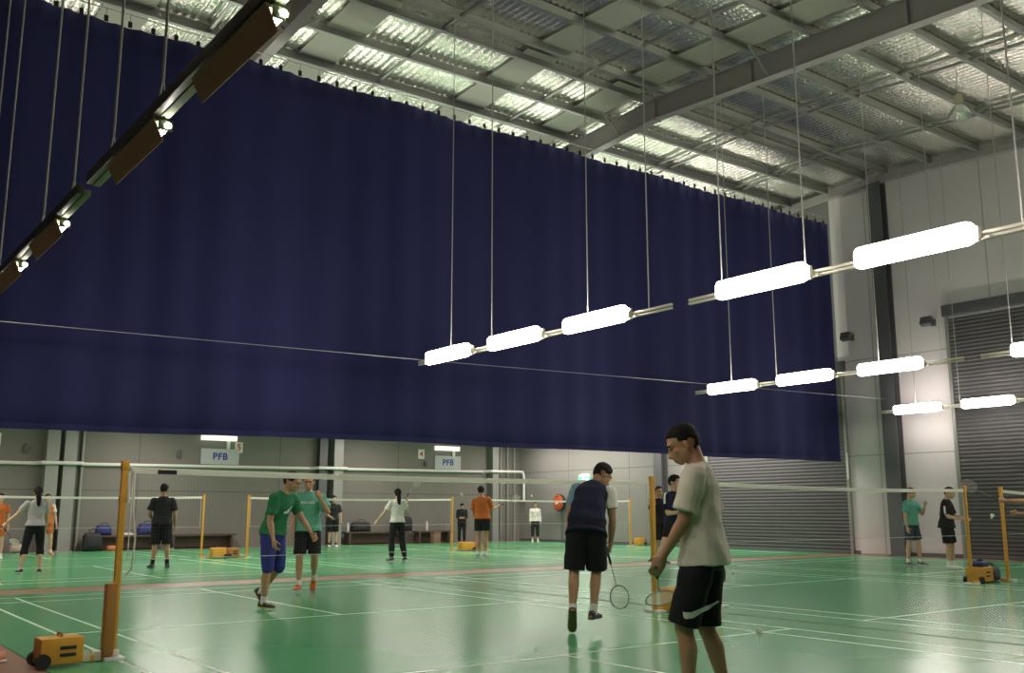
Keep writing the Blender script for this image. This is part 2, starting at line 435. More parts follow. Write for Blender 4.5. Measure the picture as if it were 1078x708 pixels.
# ------------------------------------------------------------------ the blue curtain
def curtain():
    x0, x1, Y = -4.5, 24.2, 16.5
    root = thing('divider_curtain', 'huge navy blue dividing curtain hanging across the hall', 'curtain', (0, 0, 0))
    n = 900; rows = []
    NZ = 14
    for i in range(n + 1):
        x = x0 + (x1 - x0) * i / n
        zb = 2.42 + .10 * (1 - math.exp(-max(0, x - 2.6) / 3)) + .0025 * max(0, x - 6) + .012 * math.sin(x * .9)
        zt = 9.52 + .0045 * (x - 2.6) - .03 * abs(math.sin(PI * (x - x0) / .40))
        col = []
        for k in range(NZ + 1):
            t = k / NZ
            z = zb + (zt - zb) * t
            a = .018 + .02 * (1 - t)
            y = Y + a * math.sin(2 * PI * x / .9 + .9 * math.sin(x * 1.3)) * .6 + .05 * math.sin(2 * PI * x / 3.7 + t) + .012 * noise.noise(V((x * 2, z * .7, 0)))
            col.append(V((x, y, z)))
        rows.append(col)
    mb = MB(); mb.loft(rows, closed=False, cap=False)
    o = mb.build('curtain_cloth', M_curtain, root, smooth=True)
    o.data.polygons.foreach_set('use_smooth', [True] * len(o.data.polygons))
    s = o.modifiers.new('thickness', 'SOLIDIFY'); s.thickness = .006
    hem = MB(); hem.loft([[r[0] + V((0, -.012, -.004)), r[0] + V((0, .012, -.004)), r[0] + V((0, .012, .10)), r[0] + V((0, -.012, .10))] for r in rows[::3]])
    hem.build('bottom_hem', M_curtain, root)
    k = 0; x = x0 + .2
    while x < x1:
        zt = 9.52 + .0045 * (x - 2.6)
        MB().box((x, Y, zt + .02), (.07, .014, .11)).tube([(x, Y, zt + .06), (x, Y, zt + .22)], .005, 5).build('curtain_hook', M_black, root)
        x += .40
    MB().tube([(x0, Y, 9.52 + .0045 * (x0 - 2.6) + .2), (x1, Y, 9.52 + .0045 * (x1 - 2.6) + .2)], .012, 6).build('track_wire', M_wire, root)
    return root
curtain()

# ------------------------------------------------------------------ hanging lamp rows
LZ = 3.83
ORD = ['first', 'second', 'third', 'fourth', 'fifth', 'sixth']
LAMP_Y = [13.70, 11.83, 9.94, 7.04, 5.12, 3.22]
SEG = [(14.85, 8.58), (8.28, 1.96)]
def make_lamp():
    r = thing('strip_lamp', '', 'lamp')
    L, W, Hh = 1.28, .12, .235
    mb = MB(); rings = []
    for y, k in ((-L / 2, .72), (-L / 2 + .02, .9), (-L / 2 + .06, 1), (L / 2 - .06, 1), (L / 2 - .02, .9), (L / 2, .72)):
        rings.append([V((-.02 - W / 2 + W / 2 * k * math.copysign(abs(math.cos(a)) ** .6, math.cos(a)), y, Hh / 2 * k * math.copysign(abs(math.sin(a)) ** .6, math.sin(a)))) for a in [2 * PI * j / 16 for j in range(16)]])
    mb.loft(rings); mb.build('diffuser', M_lamp, r, smooth=True)
    MB().box((.012, 0, 0), (.05, L + .02, .16)).build('housing', M_railp, r, bevel=.008)
    for s in (-1, 1):
        MB().box((-.03, s * (L / 2 + .022), -.02), (.07, .035, .10)).box((.0, s * (L / 2 + .07), -.05), (.03, .09, .04)).build('end_cap', M_railp, r, bevel=.008)
    return r
def make_hooded():
    r = thing('strip_lamp', '', 'lamp')
    L = 1.12
    rot = Matrix.Rotation(R(-27), 3, 'Y')
    MB().box((-.03, 0, -.045), (.008, L + .03, .165), rot).build('hood', M_hood, r)
    MB().box((.0, 0, .025), (.14, L, .02)).build('gear_tray', M_rail, r, bevel=.005)
    MB().tube([(.035, -L / 2 - .018, -.004), (.035, L / 2, -.004)], .02, 12).build('tube', M_tube, r, smooth=True)
    for s in (-1, 1):
        MB().box((.02, s * (L / 2 + .008), -.005), (.10, .012, .075)).build('end_plate', M_rail, r, bevel=.004)
    return r
proto = make_lamp(); hood = make_hooded()
def lamp_row(X, rowlab, first, dark=False, n=6, cab_y=None, segs=SEG, grp='lit strip lamps'):
    global used
    for si, (a, b) in enumerate(segs):
        r = thing('lamp_rail', ('far half' if si == 0 else 'near half') + ' of the lamp rail ' + rowlab, 'rail', (X, (a + b) / 2, LZ), 0, 'hanging lamp rails')
        L = a - b
        if dark:
            MB().box((-.045, 0, .085), (.05, L, .09)).build('rail_bar', mat('dark_rail', (.07, .075, .055), .5), r, bevel=.006)
            MB().box((.015, 0, .06), (.06, L, .055)).build('rail_bar', M_rail, r, bevel=.006)
        else:
            MB().box((.065, 0, .012), (.04, L, .035)).build('rail_bar', M_railp, r, bevel=.006)
            MB().box((.065, 0, -.035), (.04, L, .03)).build('rail_bar', M_railp, r, bevel=.006)
        for y in (a - 1.05, a - 2.25, a - 4.62, b + .42) if si == 0 else (a - .55, a - 1.78, a - 4.2, b + .4):
            yy = y - (a + b) / 2; zt = deck_z(y) - .03 - LZ
            cx = -.01 if dark else .065
            MB().tube([(cx, yy, .32 if dark else .02), (cx, yy, zt)], .011 if dark else .009, 6).build('suspension_cable', M_wire, r)
            if dark: MB().tube([(cx, yy - .11, .09), (cx, yy, .33), (cx, yy + .11, .09)], .007, 5).build('cable_bridle', M_wire, r)
    for i in range(n):
        src = hood if dark else proto
        o = src if not src.get('label') else copy_tree(src)
        o.location = (X, LAMP_Y[i], LZ - (.02 if dark else 0))
        o['label'] = '%s %s lamp from the far end %s' % (ORD[i], 'hooded' if dark else 'lit strip', rowlab)
        o['group'] = 'hooded strip lamps' if dark else grp
lamp_row(9.04, 'of the nearest lit row', 'a')
lamp_row(16.38, 'of the lit row near the curtain edge', 'b')
lamp_row(23.7, 'of the lit row along the right wall', 'c')
lamp_row(1.87, 'of the dark row at upper left', 'l', dark=True)
tag(MB().tube([(XL + .05, 14.9, 3.70), (2.27, 14.9, 3.80), (9.1, 14.9, 3.9), (16.6, 14.9, 4.06), (XR - .02, 14.9, 4.22)], .006, 6).build('stay_wire', M_wire),
    'thin stay wire stretched across the hall in front of the curtain', 'wire')
# switched-off high-bay lamp
r = thing('high_bay_lamp', 'unlit high bay lamp with glass dome hanging under the roof', 'lamp', (18.95, 9.54, 9.3))
MB().lathe((0, 0, 0), [(.02, .48), (.075, .48), (.085, .44), (.085, .30), (.06, .27), (.03, .26)], 16).build('ballast_housing', mat('cream_housing', (.62, .58, .40), .5), r, smooth=True)
MB().lathe((0, 0, 0), [(.05, .27), (.12, .22), (.2, .10), (.235, .02), (.225, .0), (.2, .05), (.1, .19), (.04, .22)], 24).build('glass_dome', M_glass, r, smooth=True)
MB().tube([(0, 0, .48), (0, 0, deck_z(9.54) - 9.3 - .03)], .012, 6).build('hanger_rod', M_wire, r)
MB().ell((0, 0, .1), (.05, .05, .09)).build('bulb', M_white, r, smooth=True)
# small floodlights on the right wall
for y, z, lab in ((15.9, 6.09, 'small dark floodlight on the pale pier beside the curtain edge'), (13.45, 6.15, 'small dark floodlight at the top corner of the tall roller shutter')):
    r = thing('wall_floodlight', lab, 'floodlight', (XR - .1, y, z), 0, 'wall floodlights')
    MB().box((-.32, 0, 0), (.16, .30, .22), Matrix.Rotation(R(20), 3, 'Y')).build('lamp_head', M_dsteel, r, bevel=.015)
    MB().box((-.15, 0, .02), (.24, .06, .05)).build('bracket', M_dsteel, r, bevel=.005)
    MB().box((.02, 0, 0), (.06, .14, .18)).build('back_plate', M_dsteel, r, bevel=.005)

# ------------------------------------------------------------------ nets and posts
def make_net(xa, xb, y, label, sag=.03, patch=False):
    L = xb - xa; cx = (xa + xb) / 2
    r = thing('badminton_net', label, 'net', (cx, y, 0), 0, 'badminton nets')
    def top(t): return 1.55 - sag * (1 - (2 * t / L) ** 2)
    N = 24
    xs = [-L / 2 + .03 + (L - .06) * i / N for i in range(N + 1)]
    MB().loft([[V((x, -.007, top(x) - .004)), V((x, -.003, top(x))), V((x, .003, top(x))), V((x, .007, top(x) - .004)), V((x, .007, top(x) - .052)), V((x, -.007, top(x) - .052))] for x in xs]).build('top_tape', M_tape, r)
    mb = MB(); hw = .00036; step = .028
    x = -L / 2 + .04
    while x < L / 2 - .03:
        mb.box((x, 0, (top(x) - .05 + .79) / 2), (2 * hw, 2 * hw, top(x) - .05 - .79)); x += step
    z = .80
    while z < 1.46:
        mb.loft([[V((x, -hw, z + (top(x) - 1.55) * (z - .79) / .7 - hw)), V((x, hw, z + (top(x) - 1.55) * (z - .79) / .7 - hw)), V((x, hw, z + (top(x) - 1.55) * (z - .79) / .7 + hw)), V((x, -hw, z + (top(x) - 1.55) * (z - .79) / .7 + hw))] for x in xs[::4]])
        z += step
    mb.build('netting', M_netting, r)
    MB().tube([(-L / 2 + .02, 0, .79), (L / 2 - .02, 0, .79)], .0035, 6).build('bottom_cord', M_cord, r)
    for s in (-1, 1):
        MB().tube([(s * (L / 2 - .05), 0, top(L / 2)), (s * (L / 2 - .05), 0, .79)], .005, 6).build('side_cord', M_cord, r)
    if patch:
        MB().box((-L / 2 + .33, -.008, 1.512), (.16, .004, .035)).build('dark_patch', M_black, r)
    return r
def make_post(x, y, label, side=1, pad=False, detail=True):
    """yellow post; the foot bar runs away from its own net (side = -1 for a left-hand post)"""
    r = thing('net_post', label, 'net post', (x, y, 0), 0, 'yellow net posts')
    MB().box((0, 0, .81), (.05, .05, 1.55)).build('pole', M_yellow, r, bevel=.006)
    MB().box((0, 0, 1.56), (.06, .06, .08)).build('top_cap', M_yellow, r, bevel=.006)
    MB().box((0, .0, 1.28), (.058, .058, .05)).build('clamp', M_yellow, r, bevel=.006)
    MB().box((side * .11, 0, .035), (.22, .06, .05)).build('foot_bar', M_yellow, r, bevel=.006)
    MB().box((0, 0, .02), (.16, .22, .028)).build('foot_plate', M_white, r, bevel=.006)
    if pad:
        MB().box((-.05, -.03, .33), (.085, .10, .56)).build('pole_pad', M_ochre, r, bevel=.015)
        for q in (.02, -.12, -.2):
            MB().box((q, .0, .05), (.055, .085, .075)).build('white_clip', M_tape, r, bevel=.01)
        pts = [(.035, 0, 1.56), (.075, -.02, 1.5), (.08, -.03, 1.2), (.11, -.04, .95), (.1, -.03, .72), (.06, 0, .66)]
        MB().tube(pts, .009, 6).build('tether_cord', M_cord, r, smooth=True)
        MB().tube([(.03, -.02, 1.5), (.04, -.03, 1.25)], .012, 6).build('tether_strap', M_cord, r, smooth=True)
    return r
def make_box(x, y, label, rz=0.0, sx=.40, sy=.24, sz=.25, wheels=True, handle=True, grp='yellow weight boxes'):
    r = thing('weight_box', label, 'weight box', (x, y, .006), rz, grp)
    MB().box((0, 0, sz / 2 + .02), (sx, sy, sz)).build('box_body', M_yellow if not wheels == 'ochre' else M_ochre, r, bevel=.02)
    MB().box((.04, -sy / 2 - .001, sz * .72), (.12, .012, .025)).box((.04, -sy / 2 - .001, sz * .46), (.12, .012, .025)).build('hand_slot', M_black, r, bevel=.004)
    for s in (-1, 1):
        MB().lathe((-sx / 2 + .02, s * (sy / 2 + .005), .055), [(.01, -.025), (.055, -.025), (.055, .025), (.01, .025)], 16, (0, 1, 0)).build('wheel', M_black, r, smooth=True)
    if handle: MB().tube([(.0, -.05, sz + .02), (.0, -.05, sz + .045), (.0, .05, sz + .045), (.0, .05, sz + .02)], .01, 6).build('carry_handle', M_ochre, r, smooth=True)
    return r
make_net(*R1[0], YN1, 'nearest badminton net stretched between tall yellow posts in front of the players in green', .022, True)
make_net(*R1[1], YN1, 'badminton net right of the man in the white shirt', .03)
make_net(*R1[2], YN1, 'badminton net partly seen at the far right edge by the roller shutter', .06)
make_net(*R2[0], YN2, 'far badminton net beyond the curtain behind the man in black', .03)
make_net(*R2[1], YN2, 'far badminton net beyond the curtain behind the woman in black trousers', .03)
make_net(*R2[2], YN2, 'far badminton net beyond the curtain by the hose reel', .03)
make_post(2.32, YN1, 'nearest yellow net post with thick padded lower half at lower left', -1, True)
make_post(8.50, YN1, 'yellow net post left of the man in the white shirt, right of the navy vest', 1)
make_post(9.62, YN1, 'yellow net post hidden behind the legs of the man in the white shirt', -1)
make_post(15.80, YN1, 'yellow net post beside the man in black at right, with box at its foot', 1)
make_post(17.02, YN1, 'yellow net post by the right edge in front of the roller shutter', -1)
make_post(8.80, YN2, 'far yellow net post right of the man in black', 1)
make_post(10.0, YN2, 'far yellow net post behind the man in green and blue shorts', -1)
make_post(16.4, YN2, 'far yellow net post left of the man in orange', 1)
make_post(17.7, YN2, 'far yellow net post hidden behind the man in orange', -1)
make_post(23.8, YN2, 'farthest yellow net post near the corner of the hall', 1)
make_box(1.90, 8.36, 'yellow weight box with two black slots and black wheels at lower left', .05, .32, .22, .20)
make_box(9.0, 8.46, 'pale yellow weight box on the floor behind the man in the white shirt', PI, .46, .30, .24)
make_box(16.3, 8.55, 'yellow weight box under a dark bag at the right-hand post', 0, .44, .26, .24, handle=False)
make_box(9.18, 24.55, 'bright yellow weight box right of the far post by the man in black', PI, .36, .26, .24)
make_box(9.63, 24.75, 'darker yellow weight box behind the man in green and blue shorts', 0, .30, .26, .22, 'ochre')
make_box(16.85, 24.6, 'bright yellow weight box at the feet of the man in orange', PI, .44, .28, .24)
make_box(17.3, 24.8, 'darker yellow weight box hidden behind the legs of the man in orange', 0, .36, .26, .2, 'ochre')
make_box(24.19, 24.65, 'small yellow weight box at the foot of the farthest post', PI, .30, .26, .24)

# ------------------------------------------------------------------ things on and along the back wall
def court_sign(x, z, label, lamplab, w_, zl, lw):
    r = thing('court_sign', label, 'sign', (x, YB - .03, z), 0, 'court signs')
    MB().box((0, 0, 0), (w_, .03, .52)).build('board', M_sign, r, bevel=.004)
    text_obj('lettering', 'PFB', .31, M_blue, r, (0, -.018, .0), (PI / 2, 0, 0), .002, 'CENTER', .009)
    l = thing('sign_lamp', lamplab, 'lamp', (x - .1, YB - .02, zl), 0, 'lamps over the court signs')
    MB().box((0, -.12, 0), (lw, .14, .17)).build('lamp_body', mat('sign_lamp_white', (.85, .85, .78), .4, emit=(1, .97, .85), estr=.35), l, bevel=.015)
    MB().box((.36, -.03, -.205), (.11, .05, .30)).build('stem', M_white, l, bevel=.006)
    MB().box((0, -.03, 0), (.2, .05, .1)).build('wall_bracket', M_white, l)
court_sign(11.78, 2.97, 'white sign board with blue letters PFB above the man in green', 'white bar lamp over the left of the two lettered sign boards', 1.30, 3.58, 1.2)
court_sign(20.87, 3.04, 'white sign board with blue letters PFB right of placard 4', 'white bar lamp over the right of the two lettered sign boards', 1.20, 3.58, 1.1)
for x, z, n, lab in ((12.42, 3.30, '5', 'small white placard with red number 5 on the back wall'), (19.66, 3.33, '4', 'small white placard with red number 4 on the back wall'), (5.04, 3.27, '6', 'small white placard with red number 6 cut by the left edge')):
    r = thing('number_placard', lab, 'placard', (x, YB - .016, z), 0, 'court number placards')
    MB().box((0, 0, 0), (.27, .02, .36)).build('plate', M_white, r, bevel=.004)
    text_obj('number', n, .30, M_red, r, (0, -.012, 0), (PI / 2, 0, 0), .002, 'CENTER', .008)
    if n == '4':
        MB().box((.18, -.05, -.36), (.12, .12, .16)).build('socket_box', M_dsteel, r, bevel=.01)
for x in (5.85, 10.4): 
    tag(MB().box((x, YB - .05, 3.0), (.12, .1, .22)).box((x, YB - .07, 3.14), (.05, .05, .06)).build('socket_outlet', M_dsteel, bevel=.01), 'small dark socket box on the back wall ' + ('left of the first column' if x < 6 else 'left of the first sign board'), 'socket', 'wall sockets')
# benches
def bench(x, w_, label):
    r = thing('bench', label, 'bench', (x, YB - .35, 0), 0, 'benches along the back wall')
    MB().box((0, 0, .43), (w_, .38, .05)).build('seat', M_bench, r, bevel=.008)
    MB().box((0, .15, .22), (w_ - .2, .03, .34)).build('back_panel', M_bench, r)
    for s in (-1, 1):
        MB().box((s * (w_ / 2 - .15), 0, .2), (.07, .36, .4)).build('leg', M_bench, r, bevel=.006)
bench(8.75, 2.3, 'long dark bench against the wall left of the man in black')
bench(11.2, 2.2, 'long dark bench against the wall behind the far posts')
bench(17.6, 2.6, 'long dark bench against the wall behind the woman in black trousers')
bench(20.0, 1.6, 'dark bench against the wall below placard 4')
bench(4.6, 1.6, 'dark bench against the wall at the left edge')
def bag(x, y, z, s, m, label, rz=0.0, grp='sports bags'):
    r = thing('sports_bag', label, 'bag', (x, y, z), rz, grp)
    a, b, c = s
    mb = MB(); rings = []
    for t, k in ((-.5, .55), (-.47, .8), (-.38, .97), (-.1, 1.0), (.15, .96), (.38, .92), (.47, .75), (.5, .5)):
        rings.append([V((a * t, b / 2 * k * math.copysign(abs(math.cos(q)) ** .65, math.cos(q)), c / 2 * (1 if k > .9 else .5 + k / 2) + c / 2 * k * math.copysign(abs(math.sin(q)) ** .65, math.sin(q)) - c / 2 * (1 - k) * .5)) for q in [2 * PI * j / 16 for j in range(16)]])
    zmin = min(p.z for q in rings for p in q)
    rings = [[p - V((0, 0, zmin)) for p in q] for q in rings]
    mb.loft(rings); mb.build('bag_body', m, r, smooth=True)
    MB().tube([(-a * .22, -b * .2, c * .8), (-a * .2, -b * .1, c * 1.12), (0, 0, c * 1.2), (a * .2, -b * .1, c * 1.12), (a * .22, -b * .2, c * .8)], .014, 6).build('carry_strap', M_black, r, smooth=True)
    MB().box((0, -b * .505, c * .45), (a * .55, .02, c * .4)).build('front_pocket', m, r, bevel=.008)
    return r
bag(7.75, YB - .76, .008, (.55, .32, .55), M_bagk, 'black sports bag on the floor at the left end of the bench')
bag(8.15, YB - .36, .455, (.45, .28, .32), M_bagb, 'blue sports bag on the bench beside the black bag')
bag(9.45, YB - .36, .455, (.6, .28, .36), M_bagb, 'dark blue bag on the bench behind the man in black', .2)
bag(16.95, YB - .36, .455, (.75, .3, .36), M_bagk, 'long black bag on the bench left of the woman in black trousers')
bag(18.75, YB - .38, .455, (.6, .32, .55), M_bagk, 'tall black bag on the bench right of the woman in black trousers')
bag(5.0, YB - .74, .008, (.7, .35, .36), M_bagk, 'black bag on the floor behind the woman with the ponytail at left')
bag(5.75, YB - .76, .008, (.42, .3, .26), mat('pale_bag', (.5, .38, .33), .7), 'small pale bag on the floor right of the black one at left')
bag(8.35, YB - .85, .008, (.40, .26, .16), mat('orange_bag', (.5, .17, .06), .7), 'small orange bag on the floor in front of the bench bags')
bag(16.73, 8.62, .008, (.36, .30, .26), M_bagg, 'grey slouched bag on the floor at the right-hand post')
bag(16.32, 8.56, .27, (.34, .22, .09), M_bagb, 'flat dark bag lying on top of the right yellow box')
def bottle(x, y, z, h, label, m=M_bottle):
    r = thing('drink_bottle', label, 'bottle', (x, y, z), 0, 'bottles on the benches')
    MB().lathe((0, 0, 0), [(.001, 0), (.045, 0), (.048, .02), (.048, h * .7), (.035, h * .82), (.02, h * .86), (.001, h * .86)], 14).build('bottle_body', m, r, smooth=True)
    MB().lathe((0, 0, 0), [(.001, h * .85), (.024, h * .85), (.024, h), (.001, h)], 12).build('cap', M_white, r, smooth=True)
bottle(16.42, YB - .4, .455, .34, 'tall white bottle standing left of the long black bag')
bottle(19.72, YB - .4, .455, .36, 'tall white bottle on the bench below placard 4')
tag(MB().box((8.88, YB - .38, .475), (.42, .28, .04)).box((8.83, YB - .38, .51), (.3, .2, .04)).build('folded_towel', M_tape, bevel=.015), 'white folded towel on the bench left of the man in black', 'towel')
tag(MB().box((10.05, YB - .6, .3), (.1, .1, .6)).box((10.05, YB - .6, .02), (.3, .3, .04)).build('stand_pole', M_steel, bevel=.008), 'short grey stand in front of the bench behind the far yellow boxes', 'stand')
tag(MB().box((19.9, YB - .74, .2), (.3, .25, .4)).box((19.9, YB - .74, .41), (.34, .29, .03)).build('foot_stool', mat('tan_stool', (.25, .15, .1), .6), bevel=.01), 'low brown stool under the tall bottle below placard 4', 'stool')
# hose reel on a stand by the right wall, exit sign
r = thing('hose_reel', 'round orange fire hose reel on a pole against the right wall', 'hose reel', (XR - .2, 29.0, 1.5))
MB().lathe((0, 0, 0), [(.02, -.10), (.22, -.10), (.22, -.07), (.1, -.06), (.1, .06), (.22, .07), (.22, .10), (.02, .10)], 28, (1, 0, 0)).build('drum', M_hose, r, smooth=True)
for k in range(4):
    mb = MB(); rr = .26 + .035 * (k % 2); xo = -.06 + .04 * k
    pts = [(xo, rr * math.cos(a), rr * math.sin(a)) for a in [2 * PI * j / 28 for j in range(29)]]
    mb.tube(pts, .028, 8).build('hose_coil', M_black if k else M_hose, r, smooth=True)
MB().lathe((-.12, 0, 0), [(.001, -.03), (.07, -.03), (.07, .02), (.001, .02)], 16, (1, 0, 0)).build('hub', M_white, r, smooth=True)
MB().tube([(.12, 0, -1.49), (.12, 0, .0)], .025, 8).box((.14, 0, 0), (.1, .3, .1)).build('stand_pole', M_dsteel, r)
r = thing('exit_sign', 'green and white exit sign glowing on the right wall above the navy vest', 'sign', (XR - .05, 27.7, 2.29))
MB().box((0, 0, 0), (.06, .62, .36)).build('sign_box', M_exit, r, bevel=.008)
# running figure pictogram and door
def pict(pts, w_): return MB().tube(pts, w_, 6)
mb = MB().ell((-.034, .03, .12), (.006, .03, .03))
mb.tube([(-.034, .03, .08), (-.034, .05, -.02)], .022, 6).tube([(-.034, .05, -.02), (-.034, .0, -.08), (-.034, .02, -.15)], .014, 6).tube([(-.034, .05, -.02), (-.034, .11, -.07), (-.034, .17, -.09)], .014, 6).tube([(-.034, .03, .07), (-.034, -.04, .03)], .011, 6).tube([(-.034, .03, .07), (-.034, .1, .05), (-.034, .12, .0)], .011, 6)
mb.build('running_figure', M_exitw, r)
MB().box((-.032, -.17, -.02), (.004, .16, .26)).build('door_symbol', M_exitw, r)
MB().box((.0, .0, .22), (.05, .5, .07)).build('sign_lamp_bar', M_exitw, r, bevel=.01)

r = thing('sports_shoe', 'small orange and white shoe on the bare floor at the lower left edge', 'shoe', (1.50, 8.80, 0), 2.2)
def shring(y, w_, a, b): return [V((w_ * math.cos(t), y, (a + b) / 2 + (b - a) / 2 * math.sin(t))) for t in [2 * PI * j / 12 for j in range(12)]]
MB().loft([shring(y, w_, .012, h) for y, w_, h in ((-.14, .02, .05), (-.12, .036, .09), (-.08, .04, .10), (-.02, .04, .085), (.05, .045, .06), (.10, .042, .05), (.14, .02, .035))]).build('shoe_upper', mat('orange_white_shoe', (.6, .28, .15), .6), r, smooth=True)
MB().loft([shring(y, w_, 0, .022) for y, w_ in ((-.15, .022), (-.12, .041), (-.02, .042), (.06, .05), (.11, .045), (.15, .018))]).build('sole', M_white, r, smooth=True)

# ------------------------------------------------------------------ shuttlecocks and rackets
def shuttle(loc, direction, label):
    r = thing('shuttlecock', label, 'shuttlecock', loc, 0, 'shuttlecocks')
    q = V((0, 0, 1)).rotation_difference(V(direction).normalized())
    r.rotation_mode = 'QUATERNION'; r.rotation_quaternion = q
    mb = MB(); n = 16
    rings = [[V((math.cos(2 * PI * j / n) * rad * (1 + (.07 if j % 2 else 0)), math.sin(2 * PI * j / n) * rad * (1 + (.07 if j % 2 else 0)), z)) for j in range(n)] for rad, z in ((.0125, 0), (.019, -.025), (.032, -.06), (.0315, -.0605), (.018, -.025), (.0115, 0))]
    mb.loft(rings, cap=False); mb.build('feather_skirt', M_tape, r, smooth=True)
    MB().lathe((0, 0, 0), [(.0125, -.004), (.0135, .004), (.0135, .012), (.010, .021), (.001, .025)], 16).build('cork', M_white, r, smooth=True)
    return r
shuttle((7.84, 6.34, .034), (.93, .3, -.12), 'white shuttlecock lying on a white line right of the man in the white shirt')
shuttle((14.76, 12.58, .034), (-.9, .2, -.12), 'white shuttlecock lying on the floor behind the hip of the man in the white shirt')
shuttle((14.94, 22.0, 1.61), (.6, -.2, -.5), 'white shuttlecock flying left of the head of the man in orange')
shuttle((15.9, 8.06, 1.08), (-.6, -.1, -.6), 'white shuttlecock falling under the racket at the right edge')
shuttle((19.39, 24.6, 1.64), (.2, -.2, -.8), 'white shuttlecock at the tape of the far net by the hose reel')
def racket(hand, d, nrm, label, m=None, scale=1.0):
    """hand = grip centre, d = direction from grip to head, nrm = string plane normal"""
    r = thing('racket', label, 'racket', hand, 0, 'badminton rackets')
    z = V(d).normalized(); y = V(nrm); y = (y - z * y.dot(z)).normalized(); x = y.cross(z)
    r.rotation_mode = 'QUATERNION'; r.rotation_quaternion = Matrix((x, y, z)).transposed().to_quaternion()
    m = m or M_black
    MB().tube([(0, 0, -.09), (0, 0, .09)], [.0145, .0125], 8).build('grip', M_black, r, smooth=True)
    MB().tube([(0, 0, .09), (0, 0, .33)], .0042, 8).build('shaft', m, r, smooth=True)
    a, b, zc = .098, .125, .33 + .125
    MB().tube([(a * math.sin(t), 0, zc - b * math.cos(t)) for t in [2 * PI * j / 36 for j in range(37)]], .0055, 6).build('head_frame', m, r, smooth=True)
    mb = MB(); s = -.088
    while s < .09:
        h = b * math.sqrt(max(0, 1 - (s / a) ** 2)); mb.box((s, 0, zc), (.0012, .0012, 2 * h)); s += .011
    s = -.115
    while s < .12:
        h = a * math.sqrt(max(0, 1 - (s / b) ** 2)); mb.box((0, 0, zc + s), (2 * h, .0012, .0012)); s += .011
    mb.build('strings', M_tape, r)
    return r

# ------------------------------------------------------------------ people
def remesh(mb, vox, smooth, name, m, parent, fold=0.0, seed=0.0, fs=1.0):
    me = mb.mesh('tmp'); o = bpy.data.objects.new('tmp', me); COL.objects.link(o)
    q = o.modifiers.new('r', 'REMESH'); q.mode = 'VOXEL'; q.voxel_size = vox
    if smooth:
        q = o.modifiers.new('s', 'SMOOTH'); q.factor = .5; q.iterations = smooth
    bpy.context.view_layer.update()
    me2 = bpy.data.meshes.new_from_object(o.evaluated_get(bpy.context.evaluated_depsgraph_get()))
    bpy.data.objects.remove(o)
    me2.name = name
    if fold:
        n = len(me2.vertices); co = np.empty(n * 3, np.float32); no = np.empty(n * 3, np.float32)
        me2.vertices.foreach_get('co', co); me2.vertices.foreach_get('normal', no)
        c = co.reshape(-1, 3); N = no.reshape(-1, 3); x, y, z = c[:, 0] * fs, c[:, 1] * fs, c[:, 2] * fs
        d = (np.sin(x * 31 + z * 23 + 4 * np.sin(y * 9 + seed) + seed) * .5 + np.sin(y * 37 - z * 29 + 3 * np.sin(x * 11 + z * 6) + 2 * seed) * .5
             + np.sin(z * 47 + 5 * np.sin(x * 8 + y * 7 + seed)) * .35) * fold
        c = c + N * d[:, None]
        me2.vertices.foreach_set('co', c.astype(np.float32).ravel()); me2.update()
    me2.materials.clear(); me2.materials.append(m)
    me2.polygons.foreach_set('use_smooth', [True] * len(me2.polygons))
    return link(bpy.data.objects.new(name, me2), parent)
def nz(v): return V(v).normalized()

